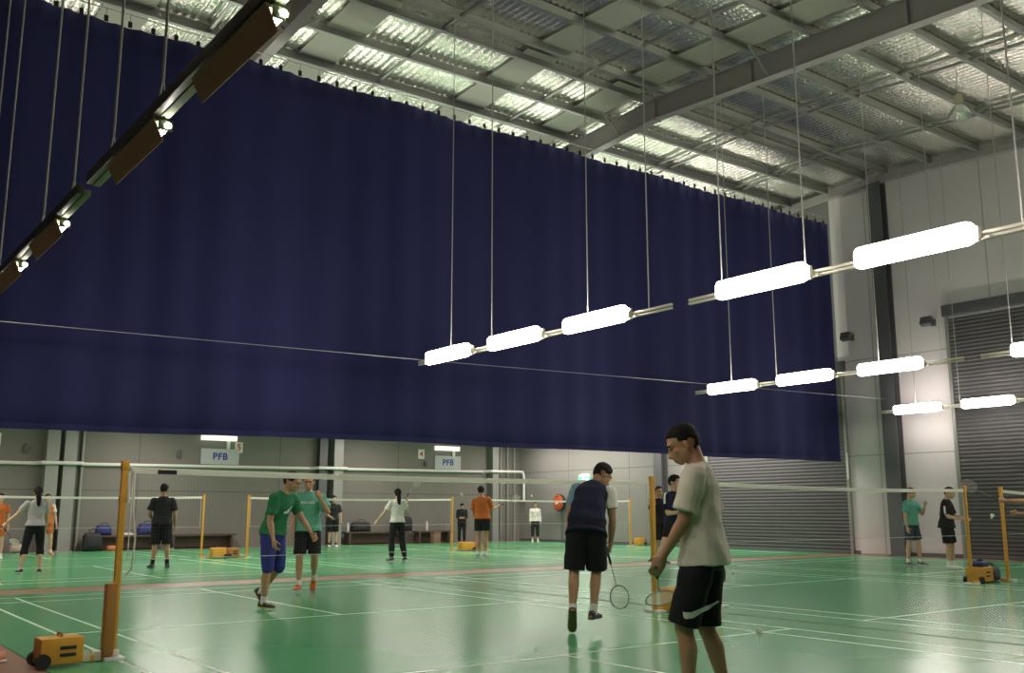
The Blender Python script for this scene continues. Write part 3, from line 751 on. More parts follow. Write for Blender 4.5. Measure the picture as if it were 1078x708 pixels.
class Fig: pass
def person(label, X, Y, fa, H=1.72, pose={}, wear={}, vox=.0085, anchor='m', group=None, fat=1.0, grp=None):
    """fa: 0 faces away from the camera, 90 to the right of the picture, 180 to the camera, 270 to the left"""
    g = Fig(); th = math.atan2(Y, X)
    g.root = thing('person', label, 'person', (X, Y, .0085), th - R(fa) - PI / 2, group)
    P = dict(lean=(0, 0, 1), chest=(0, 0, 1), twist=0, head=(0, 0, 0), ra=((.16, .0, -1), (.05, .15, -1)), la=((-.16, .0, -1), (-.05, .15, -1)),
             rl=((.04, .02, -1), (.02, -.04, -1), (.12, 1, 0)), ll=((-.04, .02, -1), (-.02, -.04, -1), (-.12, 1, 0)), rc=.5, lc=.5, rn=None, ln=None)
    P.update(pose)
    W = dict(skin=M_skin, hair='short', hairmat=M_hair, shirt=None, sleeve=.62, hem=-.03, loose=1.0, pants=None, leg=.82, socks=M_white, shoes=M_black, sole=M_white, sleeveR=None, sleeveL=None, vest=False, under=None)
    W.update(wear)
    up0 = nz(P['lean']); up1 = nz(P['chest'])
    tw = R(P['twist'])
    # spine sampling
    N = 40; dd = [i / (N - 1) * .34 for i in range(N)]
    def updir(d):
        t = min(1, max(0, (d - .05) / .17)); return nz(up0.lerp(up1, t))
    cen = [V((0, 0, 0))]
    for i in range(1, N): cen.append(cen[-1] + updir((dd[i] + dd[i - 1]) / 2) * (dd[i] - dd[i - 1]) * H)
    def S(d):
        if d <= 0: c = up0 * d * H; u = up0; t = 0
        else:
            k = min(N - 2, int(d / .34 * (N - 1))); f = d / .34 * (N - 1) - k
            c = cen[k].lerp(cen[k + 1], min(1.5, f)); u = updir(d); t = min(1, d / .25)
        lat = V((math.cos(-tw * t), math.sin(-tw * t), 0)); lat = nz(lat - u * lat.dot(u)); f = u.cross(lat)
        return c, u, lat, f
    def ring(d, w_, dp, yo=0.0, n=18, pw=.8):
        c, u, l, f = S(d)
        return [c + l * (w_ * H * math.copysign(abs(math.cos(a)) ** pw, math.cos(a))) + f * ((dp * math.copysign(abs(math.sin(a)) ** pw, math.sin(a)) + yo) * H) for a in [2 * PI * j / n for j in range(n)]]
    F = fat
    TR = [(-.062, .035, .035, 0), (-.05, .060, .05, 0), (-.02, .092, .062 * F, -.004), (.03, .094 * F, .066 * F, -.004), (.085, .083 * F, .056 * F, .002), (.13, .083 * F, .057 * F, .003),
          (.18, .090, .062, .004), (.23, .098, .064, .002), (.265, .100, .056, -.002), (.29, .078, .046, -.006), (.308, .048, .038, -.008), (.32, .034, .034, -.008)]
    body = MB(); body.loft([ring(*t) for t in TR])
    # legs
    g.j = {}
    low = 1e9; feet = {}
    for s, kx in ((1, 'rl'), (-1, 'll')):
        c, u, l, f = S(-.012)
        hip = c + l * (s * .052 * H); td, sd, fd = [nz(v) for v in P[kx]]
        knee = hip + td * .245 * H; ank = knee + sd * .246 * H
        fu = -(sd) ; fu = nz(fu - fd * fu.dot(fd))
        if fu.z < 0 and abs(fd.z) < .5: fu = -fu
        feet[s] = (hip, knee, ank, td, sd, fd, fu)
        for a in (-.043, .112):
            low = min(low, (ank + fd * a * H - fu * .042 * H).z)
    ax = feet[1][2] if anchor == 'r' else feet[-1][2] if anchor == 'l' else (feet[1][2] + feet[-1][2]) / 2
    OFF = V((-ax.x, -ax.y, -low))
    for s in (1, -1):
        hip, knee, ank, td, sd, fd, fu = feet[s]
        bk = -nz(fd - sd * fd.dot(sd))
        body.tube([hip + td * .0 * H - td * .02 * H, hip + td * .06 * H, hip + td * .14 * H, knee - td * .03 * H, knee, knee + sd * .03 * H], [x * H for x in (.050 * F, .052 * F, .045 * F, .034, .032, .030)], 14)
        body.tube([knee - sd * .01 * H, knee + sd * .035 * H + bk * .004 * H, knee + sd * .085 * H + bk * .009 * H, knee + sd * .15 * H + bk * .003 * H, ank - sd * .025 * H, ank], [x * H for x in (.0315, .031, .034, .026, .0195, .0205)], 14)
        body.tube([ank - fd * .028 * H - fu * .022 * H, ank + fd * .0 * H - fu * .016 * H, ank + fd * .045 * H - fu * .022 * H, ank + fd * .085 * H - fu * .029 * H], [(x * H, y * H) for x, y in ((.018, .016), (.019, .02), (.021, .014), (.020, .009))], 10, ref=tuple(fd.cross(fu)), rnd=True)
    # arms
    arms = {}
    for s, kx, cx, nx in ((1, 'ra', 'rc', 'rn'), (-1, 'la', 'lc', 'ln')):
        c, u, l, f = S(.268)
        sh = c + l * (s * .103 * H) - f * .004 * H; ud, fdv = [nz(v) for v in P[kx]]
        el = sh + ud * .168 * H; wr = el + fdv * .145 * H
        body.ell(sh, (.036 * H, .036 * H, .034 * H))
        body.tube([sh - ud * .012 * H, sh + ud * .04 * H, sh + ud * .10 * H, el - ud * .02 * H, el], [x * H for x in (.033, .032, .029, .0245, .0235)], 12)
        body.tube([el - fdv * .01 * H, el + fdv * .035 * H, el + fdv * .09 * H, wr - fdv * .015 * H, wr + fdv * .012 * H], [(x * H, y * H) for x, y in ((.0235, .0235), (.0255, .024), (.021, .019), (.0165, .0135), (.016, .012))], 12)
        d = fdv
        n = P[nx]
        n = V(n) if n else V((-s, .25, 0))
        n = nz(n - d * n.dot(d)); t = d.cross(n) * s
        w0 = wr
        body.tube([w0, w0 + d * .02 * H, w0 + d * .045 * H, w0 + d * .056 * H], [(x * H, y * H) for x, y in ((.0155, .012), (.0225, .0115), (.025, .0100), (.023, .008))], 12, ref=tuple(t))
        cu = P[cx]
        for i, (off, ln) in enumerate(((.0175, .042), (.006, .047), (-.0058, .044), (-.017, .035))):
            b = w0 + d * (.050 - .002 * abs(i - 1)) * H + t * off * H
            sp = t * (.10 * (1.5 - i))
            a1 = cu * .55; a2 = cu * 1.35; a3 = cu * 2.1
            d1 = nz(d * math.cos(a1) + n * math.sin(a1) + sp * .6); d2 = nz(d * math.cos(a2) + n * math.sin(a2) + sp * .35); d3 = nz(d * math.cos(a3) + n * math.sin(a3))
            p1 = b + d1 * ln * .48 * H; p2 = p1 + d2 * ln * .32 * H; p3 = p2 + d3 * ln * .22 * H
            body.tube([b - d * .012 * H, b, p1, p2, p3], [x * H for x in (.0055, .0056, .0053, .0049, .0043)], 8, rnd=True)
        b = w0 + d * .012 * H + t * .014 * H
        tdv = nz(d * .62 + t * .75 + n * (.25 + .35 * min(cu, 1.2))); p1 = b + tdv * .026 * H; t2 = nz(d * .85 + t * (.35 - .3 * cu) + n * (.3 + .5 * cu)); p2 = p1 + t2 * .024 * H
        body.tube([b - tdv * .006 * H, b + tdv * .008 * H, p1, p2], [x * H for x in (.0085, .0085, .0063, .0052)], 8, rnd=True)
        arms[s] = (sh, el, wr, ud, fdv, d, n, t)
        g.j['hand' + ('R' if s > 0 else 'L')] = (w0 + d * .058 * H + n * .014 * H, d, n, t)
    # neck and head
    c, u, l, f = S(.312)
    hy, hp, hr = [R(x) for x in P['head']]
    f0 = nz(V((f.x, f.y, 0))); 
    z0 = V((0, 0, 1)).lerp(u, .35).normalized()
    fy = Matrix.Rotation(-hy, 3, 'Z') @ f0
    rt = nz(fy.cross(V((0, 0, 1))))
    rot = Matrix.Rotation(-hp, 3, rt) @ Matrix.Rotation(hr, 3, fy)
    fy = rot @ nz(fy - z0 * fy.dot(z0)); hu = rot @ z0
    fy = nz(fy - hu * fy.dot(hu)); rt = nz(fy.cross(hu))
    nb = c - f * .008 * H; nd = nz(u + hu)
    hc = nb + nd * .030 * H + hu * .062 * H + fy * .014 * H
    M3 = Matrix((rt, fy, hu)).transposed()
    HS = H * 1.10
    def hp_(x, y, z): return hc + M3 @ V((x * HS, y * HS, z * HS))
    body.tube([nb - u * .02 * H, nb + nd * .015 * H, hp_(0, -.018, -.03), hp_(0, -.012, .0)], [x * H for x in (.036, .0305, .030, .030)], 14)
    def he(c_, r_): body.ell(hp_(*c_), tuple(x * HS for x in r_), M3, 16, 12)
    he((0, -.006, .016), (.0425, .0545, .0475)); he((0, .010, -.020), (.0355, .040, .042)); he((0, .034, -.047), (.017, .013, .012))
    he((0, .030, -.018), (.029, .021, .034)); he((0, .041, .016), (.031, .011, .010)); he((0, .050, -.034), (.013, .006, .0045)); he((0, .049, -.041), (.011, .006, .004))
    body.tube([hp_(0, .046, .010), hp_(0, .055, -.006), hp_(0, .0615, -.019), hp_(0, .052, -.0235)], [x * H for x in (.005, .0062, .0085, .006)], 8, rnd=True)
    for s in (-1, 1):
        body.ell(hp_(s * .0425, -.005, -.008), (.006 * H, .0105 * H, .0175 * H), M3 @ Matrix.Rotation(R(-12), 3, 'X'), 10, 8)
        he((s * .007, .053, -.0205), (.005, .005, .004)); he((s * .024, .034, -.012), (.012, .010, .010))
    for mbv in (body,): mbv.v = [tuple(V(v) + OFF) for v in mbv.v]
    g.hc = hc + OFF; g.M3 = M3; g.H = H; g.S = S; g.OFF = OFF; g.arms = arms; g.feet = feet
    g.body = remesh(body, min(vox, .0075), 3, 'body', W['skin'], g.root)
    # eyes, brows
    def off(mb): mb.v = [tuple(V(v) + OFF) for v in mb.v]; return mb
    for s in (-1, 1):
        off(MB().ell(hp_(s * .0175, .0455, .0025), (.0062 * H, .003 * H, .0033 * H), M3, 10, 6)).build('eye', M_eye, g.root, smooth=True)
        off(MB().tube([hp_(s * .008, .0530, .0135), hp_(s * .018, .0515, .0165), hp_(s * .028, .0445, .0135)], .0024 * H, 6)).build('eyebrow', W['hairmat'], g.root, smooth=True)
    # hair
    hs = W['hair']
    mb = MB(); nu, nv = 36, 22; vs = []; keep = []
    for i in range(nv + 1):
        a = PI * i / nv * .80
        for j in range(nu):
            b = 2 * PI * j / nu
            z = math.cos(a); s_ = math.sin(a)
            if z < 0: s_ += (max(s_, .84) - s_) * min(1, max(0, -math.sin(b) * 1.4))
            x, y = s_ * math.cos(b), s_ * math.sin(b)
            if z < 0: z *= 1 + .40 * min(1, max(0, -math.sin(b) * 1.4))
            k = 1.0 + .035 * noise.noise(V((x * 5, y * 5, z * 5 + X)))
            tk = 1.13 if hs == 'short' else 1.10
            if hs == 'crop': tk = 1.10 if z > .35 else 1.045
            line = -.95 if y < -.2 else (-.95 + (y + .2) * 1.66 if y < .62 else .42 + (y - .62) * .3)
            if abs(x) > .75 and y < .25: line = max(line, -.30 if hs in ('short', 'crop') else -.55)
            ed_ = min(1, max(0, (z - line) / .40)); ed_ = ed_ * ed_ * (3 - 2 * ed_); tk = 1.035 + (tk - 1.035) * ed_
            vs.append(hp_(x * .0425 * tk * k, (y * .0545 * tk) * k - .006, z * .0475 * (tk + .03 * ed_) * k + .016))
            keep.append(z > line + .06 * math.sin(j * 2.3))
    fs = []
    for i in range(nv):
        for j in range(nu):
            k2 = (j + 1) % nu; q = (i * nu + j, i * nu + k2, (i + 1) * nu + k2, (i + 1) * nu + j)
            if i == 0: q = q
            if all(keep[t] for t in q): fs.append(q)
    mb.v = [tuple(v) for v in vs]; mb.f = fs; mb.m = [0] * len(fs)
    off(mb)
    me = mb.mesh('hair'); bm = bmesh.new(); bm.from_mesh(me); bmesh.ops.remove_doubles(bm, verts=bm.verts, dist=.0005)
    bmesh.ops.delete(bm, geom=[v for v in bm.verts if not v.link_faces], context='VERTS')
    bmesh.ops.recalc_face_normals(bm, faces=bm.faces); bm.to_mesh(me); bm.free()
    me.materials.append(W['hairmat']); me.polygons.foreach_set('use_smooth', [True] * len(me.polygons))
    ho = link(bpy.data.objects.new('hair', me), g.root)
    sm = ho.modifiers.new('thick', 'SOLIDIFY'); sm.thickness = .010 * H; sm.offset = -1
    if hs == 'ponytail':
        off(MB().tube([hp_(0, -.052, .020), hp_(0, -.072, .012), hp_(.004, -.078, -.03), hp_(.01, -.07, -.085), hp_(.012, -.06, -.135), hp_(.012, -.055, -.165)], [(x * H, y * H) for x, y in ((.014, .014), (.018, .016), (.027, .02), (.028, .018), (.02, .013), (.006, .005))], 12)).build('ponytail', W['hairmat'], g.root, smooth=True)
    # shirt
    L = W['loose']
    if W['shirt']:
        m = W['shirt']; e = .011 * L; h = W['hem']
        sb = MB()
        rings = []
        for d, w_, dp, yo in [(h, .102 * F, .076 * F, -.002), (h + .02, .100 * F, .074 * F, -.002)] + [t for t in TR if h + .03 < t[0] < .30]:
            rings.append(ring(d, w_ + e * (1.2 if d < .15 else .7 if d < .26 else .45), dp + e * (1.1 if d < .15 else .8 if d < .26 else .5), yo))
        rings.append(ring(.305, .060, .046, -.006)); rings.append(ring(.318, .044, .043, -.008))
        sb.loft(rings)
        parts = []
        for s, ov in ((1, W['sleeveR']), (-1, W['sleeveL'])):
            sh, el, wr, ud, fdv, d, n, t = arms[s]
            tgt = sb if ov is None else MB()
            if W['vest'] and ov is None:
                sb.ell(sh - ud * .0, (.038 * H, .040 * H, .036 * H)); continue
            fr = W['sleeve']
            if fr <= 1:
                e1 = sh + ud * .168 * H * fr
                tgt.ell(sh, (.043 * H, .043 * H, .040 * H))
                tgt.tube([sh - ud * .01 * H, sh + ud * .04 * H, sh + (e1 - sh) * .75, e1], [x * H * (.75 + .25 * L) for x in (.040, .0425, .043, .044)], 14)
            else:
                tgt.ell(sh, (.043 * H, .043 * H, .040 * H))
                tgt.tube([sh - ud * .01 * H, sh + ud * .05 * H, el - ud * .02 * H, el, el + fdv * .03 * H, wr - fdv * .02 * H, wr], [x * H for x in (.040, .040, .035, .034, .034, .028, .024)], 14)
            if ov is not None: parts.append((tgt, ov))
        g.shirt = remesh(off(sb), vox, 3, 'vest' if W['vest'] else 'shirt', m, g.root, .0048, X * 3 + Y)
        for t_, ov in parts: remesh(off(t_), vox, 2, 'sleeve', ov, g.root, .003, X)
    # shorts or trousers
    if W['pants']:
        fr = W['leg']; long_ = fr > 1.2
        pb = MB(); q = .4 if W.get('tight') else 1.0
        pb.loft([ring(-.066, .06, .05), ring(-.05, .088 * F, .062 * F), ring(-.02, (.094 + .011 * q) * F, (.066 + .009 * q) * F, -.004), ring(.03, (.096 + .008 * q) * F, (.068 + .007 * q) * F, -.004), ring(.075, .091 * F, .064 * F, 0)])
        for s in (1, -1):
            hip, knee, ank, td, sd, fd, fu = feet[s]
            if fr <= 1:
                e1 = hip + td * .245 * H * fr
                lo = td.lerp(V((0, 0, -1)), .12).normalized()
                pb.tube([hip - td * .02 * H, hip + td * .05 * H, hip + td * .12 * H, e1], [x * H * F for x in (.052 + .006 * q, .055 + .007 * q, .050 + .009 * q, .040 + .018 * q)], 16)
            else:
                f2 = fr - 1
                pts = [hip - td * .02 * H, hip + td * .05 * H, hip + td * .14 * H, knee, knee + sd * .246 * H * f2 * .4, knee + sd * .246 * H * f2]
                rr = (.054, .056, .050, .040, .046, .031) if q < 1 else (.057, .06, .055, .045, .043, .038)
                pb.tube(pts, [x * H for x in rr], 16)
        g.pants = remesh(off(pb), vox, 2, 'trousers' if long_ else 'shorts', W['pants'], g.root, .003 if q == 1 else .0012, X + 2 * Y)
    # socks and shoes
    for s in (1, -1):
        hip, knee, ank, td, sd, fd, fu = feet[s]
        hh = W.get('sock_h', .045)
        if W['socks']:
            off(MB().tube([ank - sd * hh * H, ank - sd * hh * .5 * H, ank, ank + sd * .012 * H], [x * H for x in (.0245, .024, .0245, .026)], 14)).build('sock', W['socks'], g.root, smooth=True)
        lat = nz(fd.cross(fu))
        def fr_(y, wx, h0, h1, n=14):
            c0 = ank + fd * y * H - fu * (.040 - (h0 + h1) / 2) * H
            return [c0 + lat * (wx * H * math.copysign(abs(math.cos(a)) ** .75, math.cos(a))) + fu * ((h1 - h0) / 2 * H * math.copysign(abs(math.sin(a)) ** .75, math.sin(a))) for a in [2 * PI * j / n for j in range(n)]]
        so = off(MB().loft([fr_(-.040, .010, .004, .030), fr_(-.037, .019, .003, .045), (fr_(-.022, .024, .003, .054)), fr_(.004, .024, .003, .052), fr_(.03, .025, .003, .040), fr_(.06, .028, .003, .030), fr_(.085, .026, .003, .024), fr_(.102, .019, .004, .019), fr_(.108, .010, .006, .014)])).build('shoe', W['shoes'], g.root, smooth=True)
        off(MB().loft([fr_(-.043, .012, 0, .009), fr_(-.038, .022, 0, .011), fr_(-.01, .025, 0, .010), fr_(.03, .026, 0, .009), fr_(.06, .0295, 0, .009), fr_(.09, .026, 0, .009), fr_(.106, .018, .001, .009), fr_(.111, .010, .002, .008)])).build('sole', W['sole'], so, smooth=True)
        if W.get('trim'):
            for y in (.012, .028, .044):
                off(MB().box(ank + fd * y * H - fu * (.040 - .050 + (y * .35)) * H, (.03 * H, .006 * H, .004 * H), Matrix((lat, fd, fu)).transposed())).build('lace', W['trim'], so)
    g.world = lambda v: g.root.matrix_basis @ (V(v) + OFF)
    g.wdir = lambda v: g.root.matrix_basis.to_3x3() @ V(v)
    return g
def hand_racket(g, side, d, nrm, label, m=None):
    p, hd, n, t = g.j['hand' + side]
    return racket(g.world(p) + g.wdir(nz(d)) * .04, g.wdir(d), g.wdir(nrm), label, m)
def decal(g, target, name, m, strips, org, u, v, ray):
    """thin printed marks laid onto the cloth: strips are lists of (x, y, half width) in metres on the plane org,u,v (figure space)"""
    dg = bpy.context.evaluated_depsgraph_get()
    me = target.data
    bv = BVHTree.FromPolygons([v_.co.copy() for v_ in me.vertices], [tuple(p.vertices) for p in me.polygons])
    org, u, v, ray = V(org), nz(u), nz(v), nz(ray)
    mb = MB()
    def cast(x, y):
        o = org + u * x + v * y - ray * .6
        h = bv.ray_cast(o, ray, 1.5)
        return (h[0] - ray * .004) if h[0] else None
    for st in strips:
        rows = []
        for i in range(len(st) - 1):
            for k in range(6):
                t = k / 6; rows.append([a + (b - a) * t for a, b in zip(st[i], st[i + 1])])
        rows.append(list(st[-1]))
        rings = []
        for i, (x, y, hw) in enumerate(rows):
            a, b = rows[max(i - 1, 0)], rows[min(i + 1, len(rows) - 1)]
            dx, dy = b[0] - a[0], b[1] - a[1]; q = math.hypot(dx, dy) or 1
            nx, ny = -dy / q, dx / q
            r_ = [cast(x + nx * hw * f_, y + ny * hw * f_) for f_ in (-1, -.33, .33, 1)]
            if all(r_): rings.append(r_)
        if len(rings) > 1: mb.loft(rings, closed=False, cap=False)
    if not mb.v: return None
    o = mb.build(name, m, target)
    s = o.modifiers.new('thickness', 'SOLIDIFY'); s.thickness = .003
    return o

C_white = cloth('white_cloth', (.75, .73, .67)); C_offw = cloth('offwhite_cloth', (.66, .63, .54)); C_black = cloth('black_cloth', (.016, .016, .019))
C_navy = cloth('navy_cloth', (.018, .02, .045)); C_green = cloth('green_cloth', (.025, .17, .075)); C_mint = cloth('mint_cloth', (.13, .40, .28))
C_royal = cloth('royal_blue_cloth', (.04, .05, .24)); C_orange = cloth('orange_cloth', (.56, .15, .035)); C_grey = cloth('grey_cloth', (.10, .105, .13))
C_slate = cloth('slate_cloth', (.06, .065, .10)); C_bluelit = cloth('bluish_lit_cloth', (.20, .34, .42)); C_pgrey = cloth('pale_grey_cloth', (.42, .41, .40))
C_cyan = cloth('aqua_cloth', (.13, .42, .32)); C_char = cloth('charcoal_cloth', (.024, .024, .026))
S_orange = mat('orange_shoe', (.75, .16, .03), .5); S_yellow = mat('yellow_trim', (.65, .6, .1), .5); S_wr = mat('white_red_shoe', (.75, .6, .55), .5); S_red = mat('red_sole', (.5, .08, .05), .5)
S_dark = mat('dark_shoe', (.03, .03, .035), .5)

# man in the foreground: faces left, looks down, cut by the bottom edge
big = person('man in white T-shirt and black shorts standing nearest the camera, looking down', 4.67, 4.19, 284, 1.73,
    dict(lean=(0, .02, 1), chest=(.03, .10, 1), head=(-14, 27, 0), la=((-.12, .24, -1), (.05, .50, -.80)), ra=((.12, -.25, -1), (.12, -.02, -1)),
         ll=((-.05, .28, -1), (-.02, -.08, -1), (-.15, 1, 0)), rl=((.03, .08, -1), (.05, -.30, -1), (.25, 1, 0)), lc=.55, rc=.7, twist=-6),
    dict(skin=mat('foreground_skin', (0.43, 0.235, 0.14), 0.55, var=.08, vscale=12), hair='crop', shirt=C_offw, sleeve=.78, hem=-.045, loose=1.3, pants=C_black, leg=1.0, shoes=S_dark), vox=.0075)
# white swoosh on the near leg of his shorts
hip, knee, ank, td, sd, fd, fu = big.feet[-1]
o_ = knee + big.OFF - td * .125
decal(big, big.pants, 'white_tick_mark', mat('white_print', (.7, .7, .68), .6), [[(-.005, -.035, .002), (.012, -.058, .020), (.045, -.055, .017), (.09, -.028, .010), (.14, .005, .005), (.20, .05, .001)]],
      o_ + V((-.3, .0, 0)), (0, -1, 0.0), (0, 0, 1), (1, 0, 0))
hand_racket(big, 'L', (.88, .22, -.42), (.3, .3, .9), 'racket held low in the hand of the man in the white T-shirt', mat('racket_pale', (.4, .4, .38), .4))

# man in the navy vest seen from behind
nv = person('man in navy vest and black shorts seen from behind, bending over with a racket', 6.50, 7.44, 2, 1.68,
    dict(lean=(.06, .42, 1), chest=(.34, .98, 1), head=(42, 24, 10), ra=((.10, -.06, -1), (-.10, .20, -1)), la=((-.30, .16, -1), (-.05, .35, -1)),
         ll=((-.10, -.02, -1), (-.04, -.30, -1), (-.05, .55, -.85)), rl=((.02, .24, -1), (-.10, -.18, -1), (.35, 1, 0)), rc=1.3, lc=.5, twist=8),
    dict(skin=M_skin, shirt=C_navy, vest=True, sleeveR=C_white, sleeveL=C_bluelit, sleeve=.6, hem=-.05, loose=1.15, pants=C_black, leg=.98, shoes=S_dark, sole=mat('dark_yellow_sole', (.10, .09, .03), .5), socks=M_white, sock_h=.05, trim=S_yellow), anchor='m', fat=1.12)  # left sleeve: the bluish light on it is put into its cloth colour
hand_racket(nv, 'R', (.22, .30, -.9), (-.3, 1, .2), 'racket hanging from the right hand of the man in the navy vest', mat('racket_dark', (.04, .05, .05), .4))

# the two men in green
gr = person('man in dark green T-shirt and royal blue shorts walking, leaning forward', 4.90, 11.5, 128, 1.66,
    dict(lean=(0, .14, 1), chest=(0, .56, 1), head=(-26, 14, 0), ra=((.12, -.12, -1), (.0, .28, -1)), la=((-.22, .42, -.9), (.0, .62, -.72)),
         rl=((.02, .04, -1), (0, -.10, -1), (.0, 1, -.02)), ll=((-.04, .10, -1), (-.02, -.72, -.8), (.0, .62, -.75)), rc=.8, lc=.7),
    dict(shirt=C_green, sleeve=.72, hem=-.01, pants=C_royal, leg=1.12, socks=M_white, shoes=S_dark, sole=S_yellow, trim=S_yellow), anchor='r')
c, u, l, f = gr.S(.20)
decal(gr, gr.shirt, 'white_bar_mark', M_white, [[(-.05, -.03, .012), (-.03, .0, .012)], [(-.015, -.03, .012), (.015, .03, .012)], [(.02, -.03, .012), (.06, .055, .012)]], c + gr.OFF, -V(l), u, -V(f))
mi = person('man in mint T-shirt and black shorts holding his hand to his face', 6.24, 13.41, 188, 1.655,
    dict(lean=(0, .04, 1), chest=(0, .10, 1), head=(0, 12, 0), ra=((.16, .05, -1), (-.02, .35, -1)), la=((-.42, .35, -.75), (.42, .42, .80)),
         rl=((.03, .22, -1), (.0, -.02, -1), (.1, 1, .0)), ll=((-.06, .05, -1), (.08, -.62, -.8), (.0, .45, -.9)), rc=.7, lc=.8, ln=(.4, -1, 0)),
    dict(shirt=C_mint, sleeve=.80, hem=-.03, loose=1.5, pants=C_black, leg=.92, socks=M_white, shoes=S_orange, sole=mat('purple_sole', (.25, .16, .35), .5), trim=M_black), anchor='r')
c, u, l, f = mi.S(.225)
decal(mi, mi.shirt, 'white_chest_print', M_white, [[(-.085 + .034 * k, -.016, .010), (-.077 + .034 * k, .016, .010)] for k in range(6)], c + mi.OFF, -V(l), u, -V(f))

# man with striped shoulders by the post
st = person('man in black T-shirt with white shoulder stripes and white and red shoes behind the post', 12.54, 12.03, 128, 1.80,
    dict(lean=(0, .04, 1), chest=(0, .02, 1), head=(-25, 4, 0), ra=((.16, .10, -1), (-.45, .85, .10)), la=((-.2, .25, -1), (.3, .8, .1)),
         rl=((.66, .0, -1), (.46, -.14, -1), (.5, 1, 0)), ll=((-.30, .18, -1), (-.14, -.1, -1), (-.1, 1, 0)), rc=1.1, lc=1.1),
    dict(skin=M_skinp, shirt=C_navy, sleeve=.80, hem=-.06, loose=1.3, pants=C_black, leg=.62, socks=M_white, shoes=S_wr, sole=M_white, trim=S_red))
sh, el, wr, ud, fdv, d, n, t = st.arms[1]
decal(st, st.shirt, 'white_shoulder_stripe', M_white, [[(.0, .07, .020), (.0, .0, .020), (.0, -.08, .020), (.0, -.13, .018)]], sh + st.OFF + V((.0, -.0, 0)), (0, -1, 0), -V(ud), (-1, 0, 0))
sh2 = person('person in dark clothes mostly hidden behind the man with striped shoulders', 16.24, 15.9, 150, 1.70, {}, dict(hair='short', shirt=C_black, pants=C_black, leg=.9), anchor='m')

# left side, beyond the curtain line
w1 = person('woman with ponytail in pale T-shirt and black leggings, seen from behind at left', 4.08, 20.72, -12, 1.62,
    dict(lean=(0, .03, 1), chest=(.02, .06, 1), head=(10, 5, 0), la=((-.62, .25, -.8), (-.72, .35, -.75)), ra=((.16, .1, -1), (.0, .5, -1)),
         ll=((-.16, .06, -1), (-.12, -.08, -1), (-.2, 1, 0)), rl=((.10, .02, -1), (.02, -.1, -1), (.2, 1, 0)), lc=1.0, rc=.6),
    dict(skin=M_skinp, hair='ponytail', shirt=C_pgrey, sleeve=.6, hem=.01, loose=.8, pants=C_black, tight=True, leg=1.42, socks=M_white, sock_h=.02, shoes=S_dark))
hand_racket(w1, 'L', (.55, .6, -.55), (.3, .6, .6), 'dark racket in the lowered left hand of the woman with the ponytail at left')
person('person in orange top cut off by the left edge of the picture', 4.60, 27.5, 180, 1.58, dict(ra=((.2, .1, -1), (.05, .5, -.9))), dict(skin=M_skinp, shirt=C_orange, sleeve=.6, pants=C_orange, leg=.7, socks=M_white, shoes=S_wr))
person('person in orange top and shorts half hidden behind the woman with the ponytail', 6.04, 29.0, 160, 1.60, dict(ra=((.25, .1, -1), (.1, .3, -1)), la=((-.22, .1, -1), (-.12, .3, -1)), ll=((-.16, .1, -1), (-.1, -.1, -1), (-.1, 1, 0))), dict(skin=M_skinp, shirt=C_orange, sleeveL=C_white, sleeve=.6, pants=C_orange, leg=.7, socks=M_white, shoes=S_orange))
person('man in black T-shirt, black shorts and black socks standing with his back to the camera', 6.65, 21.11, 2, 1.72,
    dict(chest=(0, .02, 1), head=(2, 6, 0), la=((-.34, .05, -1), (.30, .55, -.55)), ra=((.26, .0, -1), (.05, .30, -1)), ll=((-.07, .03, -1), (-.06, -.05, -1), (-.5, 1, 0)), rl=((.09, .02, -1), (.05, -.05, -1), (.05, 1, 0))),
    dict(skin=M_skin, shirt=C_char, sleeve=.75, hem=-.02, loose=1.3, pants=C_black, leg=1.0, socks=C_black, sock_h=.06, shoes=S_dark, sole=M_black), fat=1.1)
person('person in black clothes standing by the back wall right of the man in mint', 15.03, 29.81, 168, 1.66, dict(head=(0, 10, 0), ra=((.2, .1, -1), (-.4, .7, -.4)), la=((-.24, .1, -1), (-.05, .3, -1))), dict(skin=M_skinp, shirt=C_char, sleeve=.8, loose=1.3, pants=C_black, leg=.95, shoes=M_white, socks=M_black))
w2 = person('woman in white T-shirt and long black trousers with long dark hair and raised racket', 12.03, 20.41, -22, 1.68,
    dict(lean=(0, .02, 1), chest=(.0, .04, 1), head=(14, -2, 0), la=((-.50, .28, -.85), (-.45, .5, -.7)), ra=((.45, .55, -.60), (.10, .25, .9)), ll=((-.10, .05, -1), (-.02, -.10, -1), (-.35, 1, 0)), rl=((.10, .0, -1), (.14, -.16, -1), (.1, 1, 0)), rc=1.3),
    dict(skin=M_skinp, hair='ponytail', shirt=C_white, sleeve=.6, hem=.0, loose=.7, pants=C_black, tight=True, leg=1.92, socks=None, shoes=S_dark))
hand_racket(w2, 'R', (.65, .2, .75), (.2, 1, 0), 'pale racket raised by the woman in white and black', mat('racket_pale', (.4, .4, .38), .4))
p9 = person('person in dark hooded top standing by the back wall left of the man in orange', 20.90, 30.8, 180, 1.46, dict(lean=(0, .03, 1), chest=(0, .12, 1), head=(0, 30, 0), ra=((.12, .15, -1), (-.7, .5, -.1)), la=((-.12, .15, -1), (.7, .5, -.1))), dict(shirt=C_char, sleeve=1.5, hem=-.05, loose=1.5, pants=C_black, leg=1.95, shoes=S_dark, socks=None))
